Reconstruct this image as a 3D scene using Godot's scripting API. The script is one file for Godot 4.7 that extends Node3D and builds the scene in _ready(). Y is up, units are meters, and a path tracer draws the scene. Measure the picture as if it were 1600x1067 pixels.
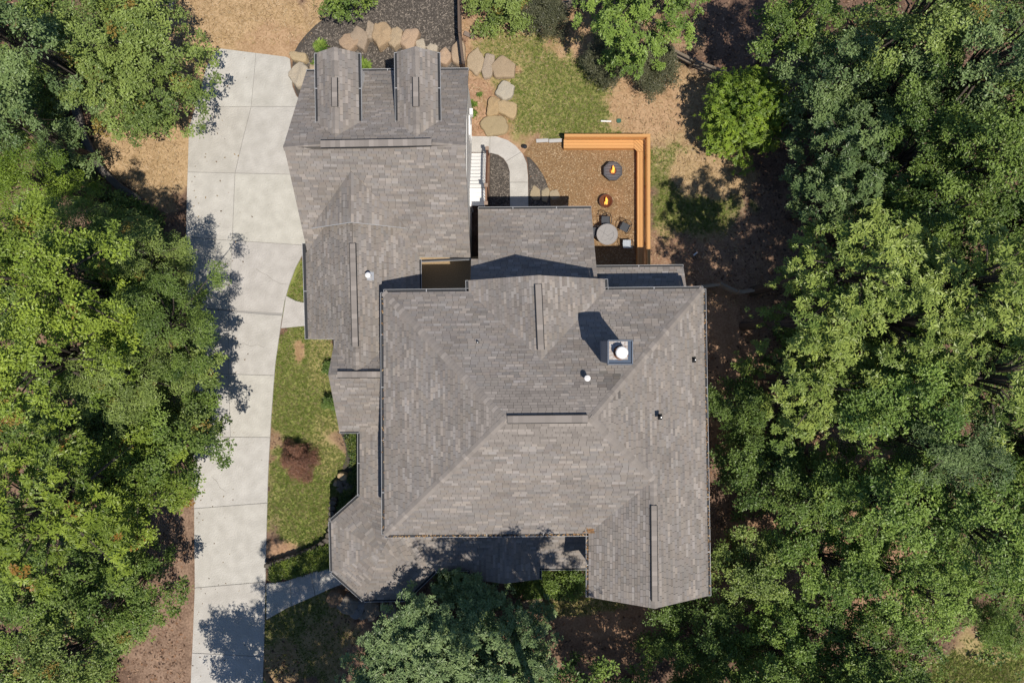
extends Node3D
# A house seen straight down from a drone 36 m above the yard.  x = right in the picture, z = down in the picture, y = up.

const CAM_H := 36.0
const FOCAL := 1067.0
var rng := RandomNumberGenerator.new()
var taken := {}
var M := {}

# ------------------------------------------------------------------ mesh collecting
class MB:
	var v := PackedVector3Array()
	var n := PackedVector3Array()
	var c := PackedColorArray()
	func tri(a: Vector3, b: Vector3, d: Vector3, nh: Vector3, col := Color.WHITE) -> void:
		var nn := (d - a).cross(b - a)
		if nn.length_squared() < 1e-14:
			return
		if nn.dot(nh) < 0.0:
			nn = -nn
			v.append(a); v.append(d); v.append(b)
		else:
			v.append(a); v.append(b); v.append(d)
		nn = nn.normalized()
		for i in 3:
			n.append(nn); c.append(col)
	func quad(a: Vector3, b: Vector3, d: Vector3, e: Vector3, nh: Vector3, col := Color.WHITE) -> void:
		tri(a, b, d, nh, col)
		tri(a, d, e, nh, col)
	func box(t: Transform3D, s: Vector3, col := Color.WHITE) -> void:
		var h := s * 0.5
		for ax in 3:
			for sg in [-1.0, 1.0]:
				var a := Vector3.ZERO
				a[ax] = h[ax] * sg
				var b := Vector3.ZERO
				b[(ax + 1) % 3] = h[(ax + 1) % 3]
				var d := Vector3.ZERO
				d[(ax + 2) % 3] = h[(ax + 2) % 3]
				quad(t * (a - b - d), t * (a + b - d), t * (a + b + d), t * (a - b + d), t.basis * a, col)
	func beam(a: Vector3, b: Vector3, w: float, hh: float, col := Color.WHITE) -> void:
		var f := (b - a).normalized()
		var up := Vector3.UP
		if absf(f.dot(up)) > 0.95:
			up = Vector3.FORWARD
		var s := f.cross(up).normalized()
		up = s.cross(f).normalized()
		box(Transform3D(Basis(f, up, s), (a + b) * 0.5), Vector3(a.distance_to(b), hh, w), col)
	func tube(pts: Array, rad: Array, sides := 6, col := Color.WHITE) -> void:
		var prev := []
		for i in pts.size():
			var f: Vector3
			if i == 0:
				f = (pts[1] - pts[0])
			elif i == pts.size() - 1:
				f = (pts[i] - pts[i - 1])
			else:
				f = (pts[i + 1] - pts[i - 1])
			f = f.normalized()
			var s := f.cross(Vector3(0.31, 0.2, 0.93)).normalized()
			var u := s.cross(f)
			var ring := []
			for k in sides:
				var an := TAU * k / sides
				ring.append(pts[i] + (s * cos(an) + u * sin(an)) * float(rad[i]))
			if i > 0:
				for k in sides:
					var k2 := (k + 1) % sides
					var mid: Vector3 = (prev[k] + ring[k2]) * 0.5 - (pts[i] + pts[i - 1]) * 0.5
					quad(prev[k], prev[k2], ring[k2], ring[k], mid, col)
			prev = ring
		for k in range(1, sides - 1):
			tri(prev[0], prev[k], prev[k + 1], pts[-1] - pts[-2], col)
	func prism(poly: PackedVector2Array, y0: float, y1: float, col := Color.WHITE, bev := 0.0) -> void:
		var idx := Geometry2D.triangulate_polygon(poly)
		var top := poly
		if bev > 0.0:
			var o := Geometry2D.offset_polygon(poly, -bev)
			if o.size() == 1 and o[0].size() == poly.size():
				var best := PackedVector2Array()
				for p in poly:
					var bq: Vector2 = o[0][0]
					for q in o[0]:
						if q.distance_squared_to(p) < bq.distance_squared_to(p):
							bq = q
					best.append(bq)
				top = best
			else:
				bev = 0.0
		for i in range(0, idx.size(), 3):
			var a := top[idx[i]]; var b := top[idx[i + 1]]; var d := top[idx[i + 2]]
			tri(Vector3(a.x, y1, a.y), Vector3(b.x, y1, b.y), Vector3(d.x, y1, d.y), Vector3.UP, col)
			a = poly[idx[i]]; b = poly[idx[i + 1]]; d = poly[idx[i + 2]]
			tri(Vector3(a.x, y0, a.y), Vector3(b.x, y0, b.y), Vector3(d.x, y0, d.y), Vector3.DOWN, col)
		var cw := Geometry2D.is_polygon_clockwise(poly)
		for i in poly.size():
			var a := poly[i]; var b := poly[(i + 1) % poly.size()]
			var e := b - a
			var o := Vector3(e.y, 0, -e.x) * (-1.0 if cw else 1.0)
			var yb := y1 - bev
			quad(Vector3(a.x, y0, a.y), Vector3(b.x, y0, b.y), Vector3(b.x, yb, b.y), Vector3(a.x, yb, a.y), o, col)
			if bev > 0.0:
				var ta := top[i]; var tb := top[(i + 1) % poly.size()]
				quad(Vector3(a.x, yb, a.y), Vector3(b.x, yb, b.y), Vector3(tb.x, y1, tb.y), Vector3(ta.x, y1, ta.y), o.normalized() + Vector3.UP, col)
	func mesh(mat: Material) -> ArrayMesh:
		var arr := []
		arr.resize(Mesh.ARRAY_MAX)
		arr[Mesh.ARRAY_VERTEX] = v
		arr[Mesh.ARRAY_NORMAL] = n
		arr[Mesh.ARRAY_COLOR] = c
		var m := ArrayMesh.new()
		m.add_surface_from_arrays(Mesh.PRIMITIVE_TRIANGLES, arr)
		m.surface_set_material(0, mat)
		return m

# ------------------------------------------------------------------ naming helpers
func numbered(called: String) -> String:
	var k: int = taken.get(called, 0)
	taken[called] = k + 1
	return called if k == 0 else "%s_%03d" % [called, k]

func tag(o: Node, label: String, category: String, group := "", kind := "") -> Node:
	if label: o.set_meta("label", label)
	if category: o.set_meta("category", category)
	if group: o.set_meta("group", group)
	if kind: o.set_meta("kind", kind)
	return o

func base(called: String, at: Vector3, label: String, category: String, group := "") -> Node3D:
	var o := Node3D.new()
	o.name = numbered(called)
	add_child(o)
	o.position = at
	tag(o, label, category, group)
	return o

func part(mb: MB, called: String, mat: Material, parent: Node3D) -> MeshInstance3D:
	var o := MeshInstance3D.new()
	o.mesh = mb.mesh(mat)
	o.name = called
	parent.add_child(o, true)
	return o

func inst(m: Mesh, called: String, mat: Material, parent: Node3D, t: Transform3D) -> MeshInstance3D:
	var o := MeshInstance3D.new()
	o.mesh = m
	if mat: o.material_override = mat
	o.name = called
	o.transform = t
	parent.add_child(o, true)
	return o

func setting(mb: MB, called: String, mat: Material, parent: Node3D = null) -> MeshInstance3D:
	var o := MeshInstance3D.new()
	o.mesh = mb.mesh(mat)
	if parent:
		o.name = called
		parent.add_child(o, true)
	else:
		o.name = numbered(called)
		add_child(o)
		o.set_meta("kind", "structure")
	return o

func P(px: float, py: float, h := 0.0) -> Vector3:
	var k := (CAM_H - h) / FOCAL
	return Vector3((px - 800.0) * k, h, (py - 533.5) * k)

func P2(px: float, py: float, h := 0.0) -> Vector2:
	var p := P(px, py, h)
	return Vector2(p.x, p.z)

func poly(a: Array, h := 0.0) -> PackedVector2Array:
	var r := PackedVector2Array()
	for i in range(0, a.size(), 2):
		r.append(P2(a[i], a[i + 1], h))
	return r

func smoothed(p: PackedVector2Array, times := 2) -> PackedVector2Array:
	for t in times:
		var r := PackedVector2Array()
		for i in p.size():
			var a := p[i]; var b := p[(i + 1) % p.size()]
			r.append(a.lerp(b, 0.25)); r.append(a.lerp(b, 0.75))
		p = r
	return p

func rand_in(a: float, b: float) -> float:
	return rng.randf_range(a, b)

# ------------------------------------------------------------------ materials
func noise_tex(freq: float, oct: int, lo: Color, hi: Color, seed_: int, size := 512, type := FastNoiseLite.TYPE_SIMPLEX_SMOOTH) -> NoiseTexture2D:
	var f := FastNoiseLite.new()
	f.noise_type = type
	f.seed = seed_
	f.frequency = freq
	f.fractal_octaves = oct
	var t := NoiseTexture2D.new()
	t.width = size; t.height = size
	t.seamless = true
	t.noise = f
	var g := Gradient.new()
	g.set_color(0, lo); g.set_color(1, hi)
	t.color_ramp = g
	return t

func bump_tex(freq: float, oct: int, seed_: int, strength: float, size := 512) -> NoiseTexture2D:
	var f := FastNoiseLite.new()
	f.seed = seed_
	f.frequency = freq
	f.fractal_octaves = oct
	var t := NoiseTexture2D.new()
	t.width = size; t.height = size
	t.seamless = true
	t.as_normal_map = true
	t.bump_strength = strength
	t.noise = f
	return t

func lin(r: float, g: float, b: float) -> Color:
	return Color(r, g, b).linear_to_srgb()

func mat(col: Color, rough := 0.9, tex: Texture2D = null, scale := 0.3, bump: Texture2D = null, vc := false, bscale := 1.0) -> StandardMaterial3D:
	var m := StandardMaterial3D.new()
	m.albedo_color = col
	m.roughness = rough
	m.metallic_specular = 0.35
	if tex: m.albedo_texture = tex
	if bump:
		m.normal_enabled = true
		m.normal_texture = bump
		m.normal_scale = bscale
	if tex or bump:
		m.uv1_triplanar = true
		m.uv1_world_triplanar = true
		m.uv1_scale = Vector3.ONE * scale
	m.vertex_color_use_as_albedo = vc
	m.cull_mode = BaseMaterial3D.CULL_DISABLED
	return m

func leaf_mat(back: Color, rough := 0.45) -> StandardMaterial3D:
	var m := StandardMaterial3D.new()
	m.albedo_color = Color.WHITE
	m.vertex_color_use_as_albedo = true
	m.roughness = rough
	m.metallic_specular = 0.5
	m.backlight_enabled = true
	m.backlight = back
	m.cull_mode = BaseMaterial3D.CULL_DISABLED
	return m

func make_materials() -> void:
	var grain := noise_tex(0.11, 4, lin(.80, .80, .80), lin(1, 1, 1), 5)
	var fine := noise_tex(0.28, 3, lin(.66, .66, .66), lin(1, 1, 1), 8)
	var blot := noise_tex(0.012, 5, lin(.78, .775, .765), lin(1, 1, 1), 21, 1024)
	M.shingle = mat(Color.WHITE, 0.93, fine, 1.1, null, true)
	M.deck = mat(lin(.10, .092, .085), 0.95)
	M.dark = mat(lin(.018, .019, .022), 0.7)
	M.gutter = mat(lin(.50, .51, .53), 0.4)
	M.guard = mat(lin(.035, .037, .042), 0.65)
	M.siding = mat(lin(.74, .74, .73), 0.7, grain, .5)
	M.trim = mat(lin(.78, .78, .78), 0.5)
	M.concrete = mat(lin(.56, .545, .52), 0.92, blot, .09, bump_tex(.2, 3, 3, 2.0), true, .5)
	M.kerb = mat(lin(.36, .35, .34), 0.9, grain, .8)
	M.gravel = mat(lin(.155, .138, .122), 0.95, noise_tex(0.16, 4, lin(.35, .33, .32), lin(1, 1, 1), 31), .55, bump_tex(.2, 3, 33, 6.0), false, 1.0)
	M.chips = mat(lin(.37, .24, .13), 0.95, noise_tex(0.2, 4, lin(.62, .59, .55), lin(1, 1, 1), 41), .5, bump_tex(.17, 3, 43, 6.0), false, 1.0)
	M.litter = mat(lin(.17, .105, .072), 0.96, noise_tex(0.1, 5, lin(.35, .33, .3), lin(1, 1, 1), 51), .35, bump_tex(.15, 4, 53, 6.0))
	M.stone = mat(Color.WHITE, 0.9, noise_tex(0.03, 5, lin(.50, .44, .37), lin(1, 1, .98), 61), 1.4, bump_tex(.05, 5, 63, 8.0), true, 1.0)
	M.cedar = mat(Color.WHITE, 0.6, noise_tex(0.06, 3, lin(.80, .74, .66), lin(1, 1, 1), 71), 1.0, null, true)
	M.oldwood = mat(Color.WHITE, 0.9, noise_tex(0.08, 4, lin(.5, .48, .45), lin(1, 1, 1), 81), 1.2, null, true)
	M.bark = mat(lin(.14, .115, .095), 0.95, noise_tex(0.06, 4, lin(.4, .4, .4), lin(1, 1, 1), 91), .8, bump_tex(.08, 4, 93, 8.0))
	M.metal = mat(lin(.03, .034, .042), 0.45)
	M.metal.metallic = 0.3
	M.galv = mat(lin(.62, .63, .65), 0.38)
	M.galv.metallic = 0.55
	M.leaf = leaf_mat(lin(.10, .155, .015), 0.46)
	M.chip_bits = mat(Color.WHITE, 0.9, null, 1.0, null, true)
	M.white = mat(lin(.80, .80, .80), 0.5)

# ------------------------------------------------------------------ roofs
var tab_meshes := []
const TABW := [0.25, 0.29, 0.31, 0.36]
const EXPO := 0.120
const TONES := [0.82, 0.91, 0.97, 1.02, 1.09, 1.27]
var tone_mats := []
var weather := FastNoiseLite.new()
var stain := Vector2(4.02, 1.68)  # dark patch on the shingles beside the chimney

func tone_color(k: int, warm: float) -> Color:
	var t: float = TONES[k]
	return Color(0.304 * t * (1.0 + .03 * warm), 0.275 * t, 0.254 * t * (1.0 - .04 * warm))

func tab(mb: MB, t: Transform3D, w: float, l: float, col: Color, th := 0.014) -> void:
	# x along the course, z up the slope, y off the roof
	var g := 0.0075
	var a := t * Vector3(g, th, 0); var b := t * Vector3(w - g, th, 0)
	var d := t * Vector3(w - g, 0.003, l); var e := t * Vector3(g, 0.003, l)
	var a0 := t * Vector3(g, 0, 0); var b0 := t * Vector3(w - g, 0, 0)
	var up := t.basis.y
	mb.quad(a, b, d, e, up, col)
	mb.quad(a0, b0, b, a, -t.basis.z, col)
	mb.tri(a0, a, e, -t.basis.x, col)
	mb.tri(b0, b, d, t.basis.x, col)

func roof_face(deck: MB, field: MB, pts: Array, singles = null, only := 0.0) -> void:
	var p0: Vector3 = pts[0]; var p1: Vector3 = pts[1]
	var u := (p1 - p0).normalized()
	var far: Vector3 = pts[2]
	for p in pts:
		if p.y > far.y: far = p
	var nn := u.cross(far - p0).normalized()
	if nn.y < 0: nn = -nn
	var v := nn.cross(u).normalized()
	if v.y < 0: v = -v
	var pl := PackedVector2Array()
	var lo := 1e9; var hi := -1e9; var top := 0.0; var bottom := 0.0
	for p in pts:
		var q := Vector2((p - p0).dot(u), (p - p0).dot(v))
		pl.append(q)
		lo = minf(lo, q.x); hi = maxf(hi, q.x); top = maxf(top, q.y); bottom = minf(bottom, q.y)
	var idx := Geometry2D.triangulate_polygon(pl)
	var at := func(q: Vector2, off: float) -> Vector3: return p0 + u * q.x + v * q.y + nn * off
	for i in range(0, idx.size(), 3):
		deck.tri(at.call(pl[idx[i]], -.004), at.call(pl[idx[i + 1]], -.004), at.call(pl[idx[i + 2]], -.004), nn)
		deck.tri(at.call(pl[idx[i]], -.12), at.call(pl[idx[i + 1]], -.12), at.call(pl[idx[i + 2]], -.12), -nn)
	var mid := Vector2.ZERO
	for q in pl: mid += q / pl.size()
	for i in pl.size():
		var a := pl[i]; var b := pl[(i + 1) % pl.size()]
		var o: Vector3 = at.call((a + b) * .5, 0) - at.call(mid, 0)
		deck.quad(at.call(a, -.12), at.call(b, -.12), at.call(b, -.004), at.call(a, -.004), o)
	var row := int(floor(bottom / EXPO))
	while row * EXPO < top:
		var y := row * EXPO
		var x := lo - rand_in(0.0, .4)
		var run := 0
		var k := 3
		while x < hi:
			var w: float = TABW[rng.randi() % 4]
			if run <= 0:
				var r := rng.randf()
				k = 5 if r > .87 else (4 if r > .76 else (0 if r < .09 else (1 if r < .26 else (2 if r < .52 else 3))))
				run = 1 + (1 if rng.randf() < .4 else 0) + (1 if rng.randf() < .15 else 0)
			run -= 1
			var col := tone_color(k, rand_in(-1, 1))
			var spot: Vector3 = at.call(Vector2(x + .15, y), 0.0)
			var fade := 1.0 + .16 * weather.get_noise_2d(spot.x, spot.z)
			col = Color(col.r * fade, col.g * fade, col.b * fade)
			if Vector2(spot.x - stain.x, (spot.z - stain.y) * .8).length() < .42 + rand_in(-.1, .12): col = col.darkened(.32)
			var q := PackedVector2Array([Vector2(x, y), Vector2(x + w, y), Vector2(x + w, y + EXPO + .012), Vector2(x, y + EXPO + .012)])
			var inside := 0
			for c in q:
				if Geometry2D.is_point_in_polygon(c, pl): inside += 1
			var th := .013 + (.007 if rng.randf() < .5 else 0.0)
			if inside == 4:
				var t := Transform3D(Basis(u, nn, v), at.call(q[0], 0.0))
				if u.cross(nn).dot(v) < 0:
					t.basis = Basis(u, nn, v)
				if singles != null:
					singles.append([t.origin.y, t, TABW.find(w), k, w, col, th])
				else:
					tab(field, t, w, EXPO + .012, col, th)
			else:
				for cut in Geometry2D.intersect_polygons(q, pl):
					var ci := Geometry2D.triangulate_polygon(cut)
					for i in range(0, ci.size(), 3):
						var z := []
						for j in 3:
							var c: Vector2 = cut[ci[i + j]]
							z.append(at.call(c, lerpf(th, .003, clampf((c.y - y) / EXPO, 0, 1))))
						field.tri(z[0], z[1], z[2], nn, col)
			x += w
		row += 1

func hip_caps(parent: Node3D, lo: Vector3, hi: Vector3, na: Vector3, nb: Vector3, half := .15) -> void:
	# bent cap shingles lapped up a hip or a ridge; na, nb: normals of the two slopes
	var f := (hi - lo).normalized()
	var sa := f.cross(na).normalized()
	if sa.y > 0 or (absf(sa.y) < .001 and false): sa = -sa
	var sb := f.cross(nb).normalized()
	if sb.y > 0: sb = -sb
	if sa.dot(sb) > .9: sb = -sb
	var up := (na + nb).normalized()
	var n := int(lo.distance_to(hi) / .165)
	var st := lo.distance_to(hi) / n
	var mb := MB.new()
	var l := st + .06
	for s in [sa, sb]:
		var nn: Vector3 = na if s == sa else nb
		var a := up * .034; var b: Vector3 = s * half + nn * .024
		var d: Vector3 = f * l + s * half + nn * .012; var e := f * l + up * .016
		mb.quad(a, b, d, e, nn)
		mb.quad(up * .004, s * half + nn * .002, b, a, -f)
		mb.quad(s * half + nn * .002, f * l + s * half + nn * .002, d, b, s)
	var m := mb.mesh(null)
	for i in n:
		var k: int = [2, 3, 3, 4, 4, 5, 1][rng.randi() % 7]
		inst(m, "hip_cap", tone_mats[k], parent, Transform3D(Basis(), lo + f * st * i))

func ridge_vent(parent: Node3D, a: Vector3, b: Vector3, w := .30) -> void:
	var f := (b - a).normalized()
	var mb := MB.new()
	mb.beam(a + Vector3(0, .015, 0), b + Vector3(0, .015, 0), w + .05, .06)
	var o := part(mb, "ridge_vent", M.dark, parent)
	var n := int(a.distance_to(b) / .2)
	var st := a.distance_to(b) / n
	var cb := MB.new()
	cb.beam(Vector3(0, .054, 0), f * (st + .01) + Vector3(0, .060, 0), w - .015, .016)
	var m := cb.mesh(null)
	for i in n:
		var k: int = [2, 3, 3, 4, 4, 5, 1][rng.randi() % 7]
		inst(m, "cap_shingle", tone_mats[k], o, Transform3D(Basis(), a + f * st * i))

func gutter(parent: Node3D, a: Vector3, b: Vector3, out: Vector3, w := .13, guard := true) -> void:
	out = Vector3(out.x, 0, out.z).normalized()
	var dn := Vector3(0, -.06, 0)
	var mb := MB.new()
	mb.beam(a + dn * 1.5 + out * .012, b + dn * 1.5 + out * .012, .016, .07)
	mb.beam(a + dn + out * w, b + dn + out * w, .012, .12)
	mb.beam(a + dn * 2.0 + out * w * .5, b + dn * 2.0 + out * w * .5, w, .012)
	var f := (b - a).normalized()
	mb.beam(a + dn + f * .006, a + dn + f * .006 + out * w, .012, .12)
	mb.beam(b + dn - f * .006, b + dn - f * .006 + out * w, .012, .12)
	var o := part(mb, "gutter", M.gutter, parent)
	if guard:
		var g := MB.new()
		g.beam(a + dn * .75 + out * (w * .5 - .006), b + dn * .75 + out * (w * .5 - .006), w - .012, .006)
		part(g, "gutter_guard", M.guard, o)
		var n := int(a.distance_to(b) / 2.4)
		for i in n:
			var q := a.lerp(b, (i + .8) / (n + .6))
			var s := MB.new()
			s.beam(q + dn * .4, q + dn * .4 + out * w, .025, .02)
			part(s, "bracket", M.gutter, o)

func norm_of(a: Vector3, b: Vector3, c: Vector3) -> Vector3:
	var n := (b - a).cross(c - a).normalized()
	return n if n.y > 0 else -n

func slope_from(a: Vector3, b: Vector3, inside: Vector3, pitch: float) -> Plane:
	# the roof plane that rises from the eave a-b towards the point inside
	var f := Vector3(b.x - a.x, 0, b.z - a.z).normalized()
	var inw := f.cross(Vector3.UP)
	if inw.dot(inside - a) < 0: inw = -inw
	var n := (Vector3.UP - inw * pitch).normalized()
	return Plane(n, n.dot(a))

func meet(a: Plane, b: Plane, c: Plane) -> Vector3:
	var r: Variant = a.intersect_3(b, c)
	return r if r != null else Vector3.ZERO

func plumbing_vent(parent: Node3D, p: Vector3, r: float, h: float, white: bool, nrm: Vector3) -> void:
	var mb := MB.new()
	var pts := [p + Vector3(0, -.1, 0), p + Vector3(0, h, 0)]
	mb.tube(pts, [r, r], 12)
	var o := part(mb, "vent_pipe", M.white if white else M.dark, parent)
	var fl := MB.new()
	var s := nrm.cross(Vector3.RIGHT).normalized()
	var t := s.cross(nrm)
	fl.box(Transform3D(Basis(t.normalized(), nrm, s), p + nrm * .02), Vector3(.34, .03, .38) if white else Vector3(.20, .03, .24))
	part(fl, "flashing", M.galv if white else M.dark, o)
	var cap := MB.new()
	if white:
		cap.tube([p + Vector3(0, h, 0), p + Vector3(0, h + .06, 0), p + Vector3(0, h + .10, 0)], [r * 1.45, r * 1.45, r * .4], 16)
		part(cap, "vent_cap", M.white, o)
	else:
		cap.tube([p + Vector3(0, h, 0), p + Vector3(0, h + .015, 0)], [r * .6, r * .6], 10)
		part(cap, "vent_cap", M.galv, o)
		var col := MB.new()
		col.tube([p, p + Vector3(0, .08, 0), p + Vector3(0, .16, 0)], [r * 2.0, r * 1.7, r * 1.15], 10)
		part(col, "boot", M.metal, o)

func wall_prism(house: Node3D, a: PackedVector2Array, y0: float, y1: float) -> void:
	var mb := MB.new()
	mb.prism(a, y0, y1)
	part(mb, "wall", M.siding, house)

func rect(x0: float, z0: float, x1: float, z1: float) -> PackedVector2Array:
	return PackedVector2Array([Vector2(x0, z0), Vector2(x1, z0), Vector2(x1, z1), Vector2(x0, z1)])

func window(house: Node3D, at: Vector3, face: Vector3, w: float, h: float) -> void:
	var s := Vector3.UP.cross(face)
	var t := Transform3D(Basis(s, Vector3.UP, face), at)
	var mb := MB.new()
	for k in [-1, 1]:
		mb.box(t * Transform3D(Basis(), Vector3(k * w * .5, 0, .03)), Vector3(.09, h + .18, .06))
		mb.box(t * Transform3D(Basis(), Vector3(0, k * (h * .5 + .045), .03)), Vector3(w - .09, .09, .06))
	mb.box(t * Transform3D(Basis(), Vector3(0, 0, .02)), Vector3(w - .09, .05, .04))
	var o := part(mb, "window", M.trim, house)
	var g := MB.new()
	g.box(t * Transform3D(Basis(), Vector3(0, 0, .005)), Vector3(w - .08, h, .01))
	part(g, "pane", M.glass, o)

func build_house() -> void:
	var house := base("house", Vector3.ZERO, "large house with taupe shingle roofs filling the middle of the picture", "house")
	M.glass = mat(lin(.03, .04, .05), 0.08)
	for k in TONES.size():
		var m := M.shingle.duplicate() as StandardMaterial3D
		m.vertex_color_use_as_albedo = false
		m.albedo_color = tone_color(k, 0.2).linear_to_srgb()
		tone_mats.append(m)
	for w in TABW:
		var tm := MB.new()
		tab(tm, Transform3D(), w, EXPO + .012, Color.WHITE, .016)
		tab_meshes.append(tm.mesh(null))
	# ---- walls
	wall_prism(house, rect(-5.15, -1.75, 7.75, 7.9), 0, 6.55)
	wall_prism(house, rect(3.75, 7.9, 8.05, 10.75), 0, 6.55)
	wall_prism(house, rect(-1.5, -2.35, 3.65, -1.75), 0, 6.5)
	wall_prism(house, rect(-9.55, -12.35, -2.12, -4.15), 0, 4.1)
	wall_prism(house, rect(-9.35, -4.15, -4.55, -1.75), 0, 4.12)
	wall_prism(house, rect(-9.35, -1.75, -5.15, -0.1), 0, 4.15)
	wall_prism(house, rect(-8.1, -0.1, -5.15, 3.9), 0, 4.15)
	wall_prism(house, rect(-1.55, -6.05, 3.5, -2.35), 0, 3.35)
	wall_prism(house, rect(3.5, -3.3, 7.5, -1.75), 0, 4.1)
	# gable infill walls
	var zr := P(442, 228, 7.1).z
	var gi: MB
	for x in [-9.55, -2.14]:
		gi = MB.new()
		gi.tri(Vector3(x, 4.0, -12.45), Vector3(x, 4.0, -4.05), Vector3(x, 6.98, zr), Vector3(signf(x + 5), 0, 0))
		part(gi, "gable_wall", M.siding, house)
	gi = MB.new()
	gi.tri(Vector3(3.75, 6.5, 10.75), Vector3(8.05, 6.5, 10.75), Vector3(5.92, 7.6, 10.75), Vector3.BACK)
	part(gi, "gable_wall", M.siding, house)
	gi = MB.new()
	gi.tri(Vector3(-1.5, 6.5, -2.35), Vector3(3.65, 6.5, -2.35), Vector3(1.08, 7.75, -2.35), Vector3.FORWARD)
	part(gi, "gable_wall", M.siding, house)
	# ---- main hipped roof with its two cross gables
	var E := 6.5
	var nw := P(599, 457, E); var ne := P(1096, 451, E); var sw := P(601, 836, E)
	var se := P(1107, 931, E); var sws := P(920, 933, E); var swv := P(920, 833, E)
	var rw := P(788, 656, 9.1); var re := P(921, 654, 9.1)
	var jn := P(1020, 759, 7.8); var ap := P(1028, 951, 7.8)
	var gw0 := P(732, 438, E); var gw1 := P(733, 457, E); var ge0 := P(945, 434, E); var ge1 := P(945, 453, E)
	var ga := P(840, 430, 7.95); var gj := P(844, 559, 7.95)
	sw.z = swv.z + .07; ne.x = se.x - .22
	var mid_h := Vector3(1.5, 9, 3)
	var pW := slope_from(nw, sw, mid_h, .5); var pN := slope_from(nw, ne, mid_h, .5); var pS := slope_from(sw, swv, mid_h, .5); var pE := slope_from(ne, se, mid_h, .5)
	var pQ := slope_from(swv, sws, Vector3(6, 7, 9), .5)
	rw = meet(pW, pN, pS); re = meet(pE, pN, pS); jn = meet(pE, pS, pQ)
	ap = meet(pE, pQ, Plane(Vector3.BACK, ap.z))
	gw1 = meet(pN, Plane(Vector3.UP, E), Plane(Vector3.RIGHT, gw0.x + .02)); ge1 = meet(pN, Plane(Vector3.UP, E), Plane(Vector3.RIGHT, ge0.x + .02))
	swv = meet(pS, Plane(Vector3.UP, E), Plane(Vector3.RIGHT, swv.x))
	ge0.z = gw0.z - .06
	var pGW := slope_from(gw0, gw1, Vector3(1, 7, -1), .5); var pGE := slope_from(ge0, ge1, Vector3(1, 7, -1), .5)
	gj = meet(pN, pGW, pGE); ga = meet(pGW, pGE, Plane(Vector3.BACK, ga.z))
	var deck := MB.new(); var field := MB.new(); var singles := []
	roof_face(deck, field, [sw, nw, rw], singles)
	roof_face(deck, field, [nw, gw1, gj, re, rw], singles)
	roof_face(deck, field, [ge1, ne, re, gj], singles)
	roof_face(deck, field, [sw, swv, jn, re, rw], singles)
	roof_face(deck, field, [ne, se, ap, jn, re], singles)
	roof_face(deck, field, [swv, sws, ap, jn], singles)
	roof_face(deck, field, [gw0, gw1, gj, ga], singles)
	roof_face(deck, field, [ge0, ge1, gj, ga], singles)
	var mr := part(deck, "roof", M.deck, house)
	mr.set_meta("label", "main hipped roof of taupe laminated shingles")
	singles.sort_custom(func(a, b): return a[0] > b[0])
	for i in singles.size():
		var s: Array = singles[i]
		if i < 300:
			inst(tab_meshes[s[2]], "shingle", tone_mats[s[3]], mr, s[1])
		else:
			tab(field, s[1], s[4], EXPO + .012, s[5], s[6])
	part(field, "shingle_field", M.shingle, mr).set_meta("kind", "stuff")
	var nW := norm_of(sw, nw, rw); var nN := norm_of(nw, ne, re); var nS := norm_of(sw, swv, re); var nE := norm_of(ne, se, re)
	var nGW := norm_of(gw0, gw1, ga); var nGE := norm_of(ge0, ge1, ga); var nWW := norm_of(swv, sws, ap)
	hip_caps(mr, nw, rw, nW, nN); hip_caps(mr, sw, rw, nW, nS); hip_caps(mr, ne, re, nE, nN); hip_caps(mr, jn, re, nE, nS)
	hip_caps(mr, rw, re, nN, nS)
	hip_caps(mr, ga, gj, nGW, nGE); hip_caps(mr, ap, jn, nWW, nE)
	ridge_vent(mr, rw.lerp(re, .03) + Vector3(0, .02, 0), rw.lerp(re, .96) + Vector3(0, .02, 0), .30)
	ridge_vent(mr, ga.lerp(gj, .11), ga.lerp(gj, .88), .26)
	ridge_vent(mr, ap.lerp(jn, .06), ap.lerp(jn, .80), .24)
	gutter(mr, nw, sw, Vector3.LEFT); gutter(mr, sw, swv, Vector3.BACK); gutter(mr, nw, gw1 + Vector3(.0, 0, 0), Vector3.FORWARD)
	gutter(mr, ge1, ne, Vector3.FORWARD, .10); gutter(mr, ne, se, Vector3.RIGHT, .12); gutter(mr, swv, sws, Vector3.LEFT, .11)
	gutter(mr, gw0, gw1, Vector3.LEFT); gutter(mr, ge0, ge1, Vector3.RIGHT)
	# ---- garage roof, the raised gable stub on it and the two dormers
	deck = MB.new(); field = MB.new()
	var e4 := 4.0
	var a0 := P(478, 112, e4); var a1 := P(732, 109.5, e4); var b0 := P(442, 230, 7.12); var b1 := P(726, 227, 7.12)
	var c0 := P(480, 388, e4); var c1 := P(735, 402, e4)
	c0.z = c1.z - .12; c0.x = a0.x + .08
	roof_face(deck, field, [a0, a1, b1, b0])
	roof_face(deck, field, [c0, c1, b1, b0])
	var slope := (b1.y - c1.y) / (c1.z - b1.z)
	var stub_h := 6.45
	var sz0 := b1.z + (7.12 - stub_h) / slope
	var st := P(548, 347, stub_h)
	var top := Vector3(st.x, stub_h, sz0)
	var low_l := P(494, 358, 5.15); var low_r := P(626, 358, 5.10)
	low_l.z = st.z; low_r.z = st.z
	low_l.y = 7.12 - slope * (st.z - b1.z) + .03; low_r.y = low_l.y
	low_l.x = st.x - (stub_h - low_l.y) / .72; low_r.x = st.x + (stub_h - low_r.y) / .72
	roof_face(deck, field, [low_l, low_l + Vector3(0, 0, -.02), top, st])
	roof_face(deck, field, [low_r, low_r + Vector3(0, 0, -.02), top, st])
	var gr := part(deck, "roof", M.deck, house)
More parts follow.
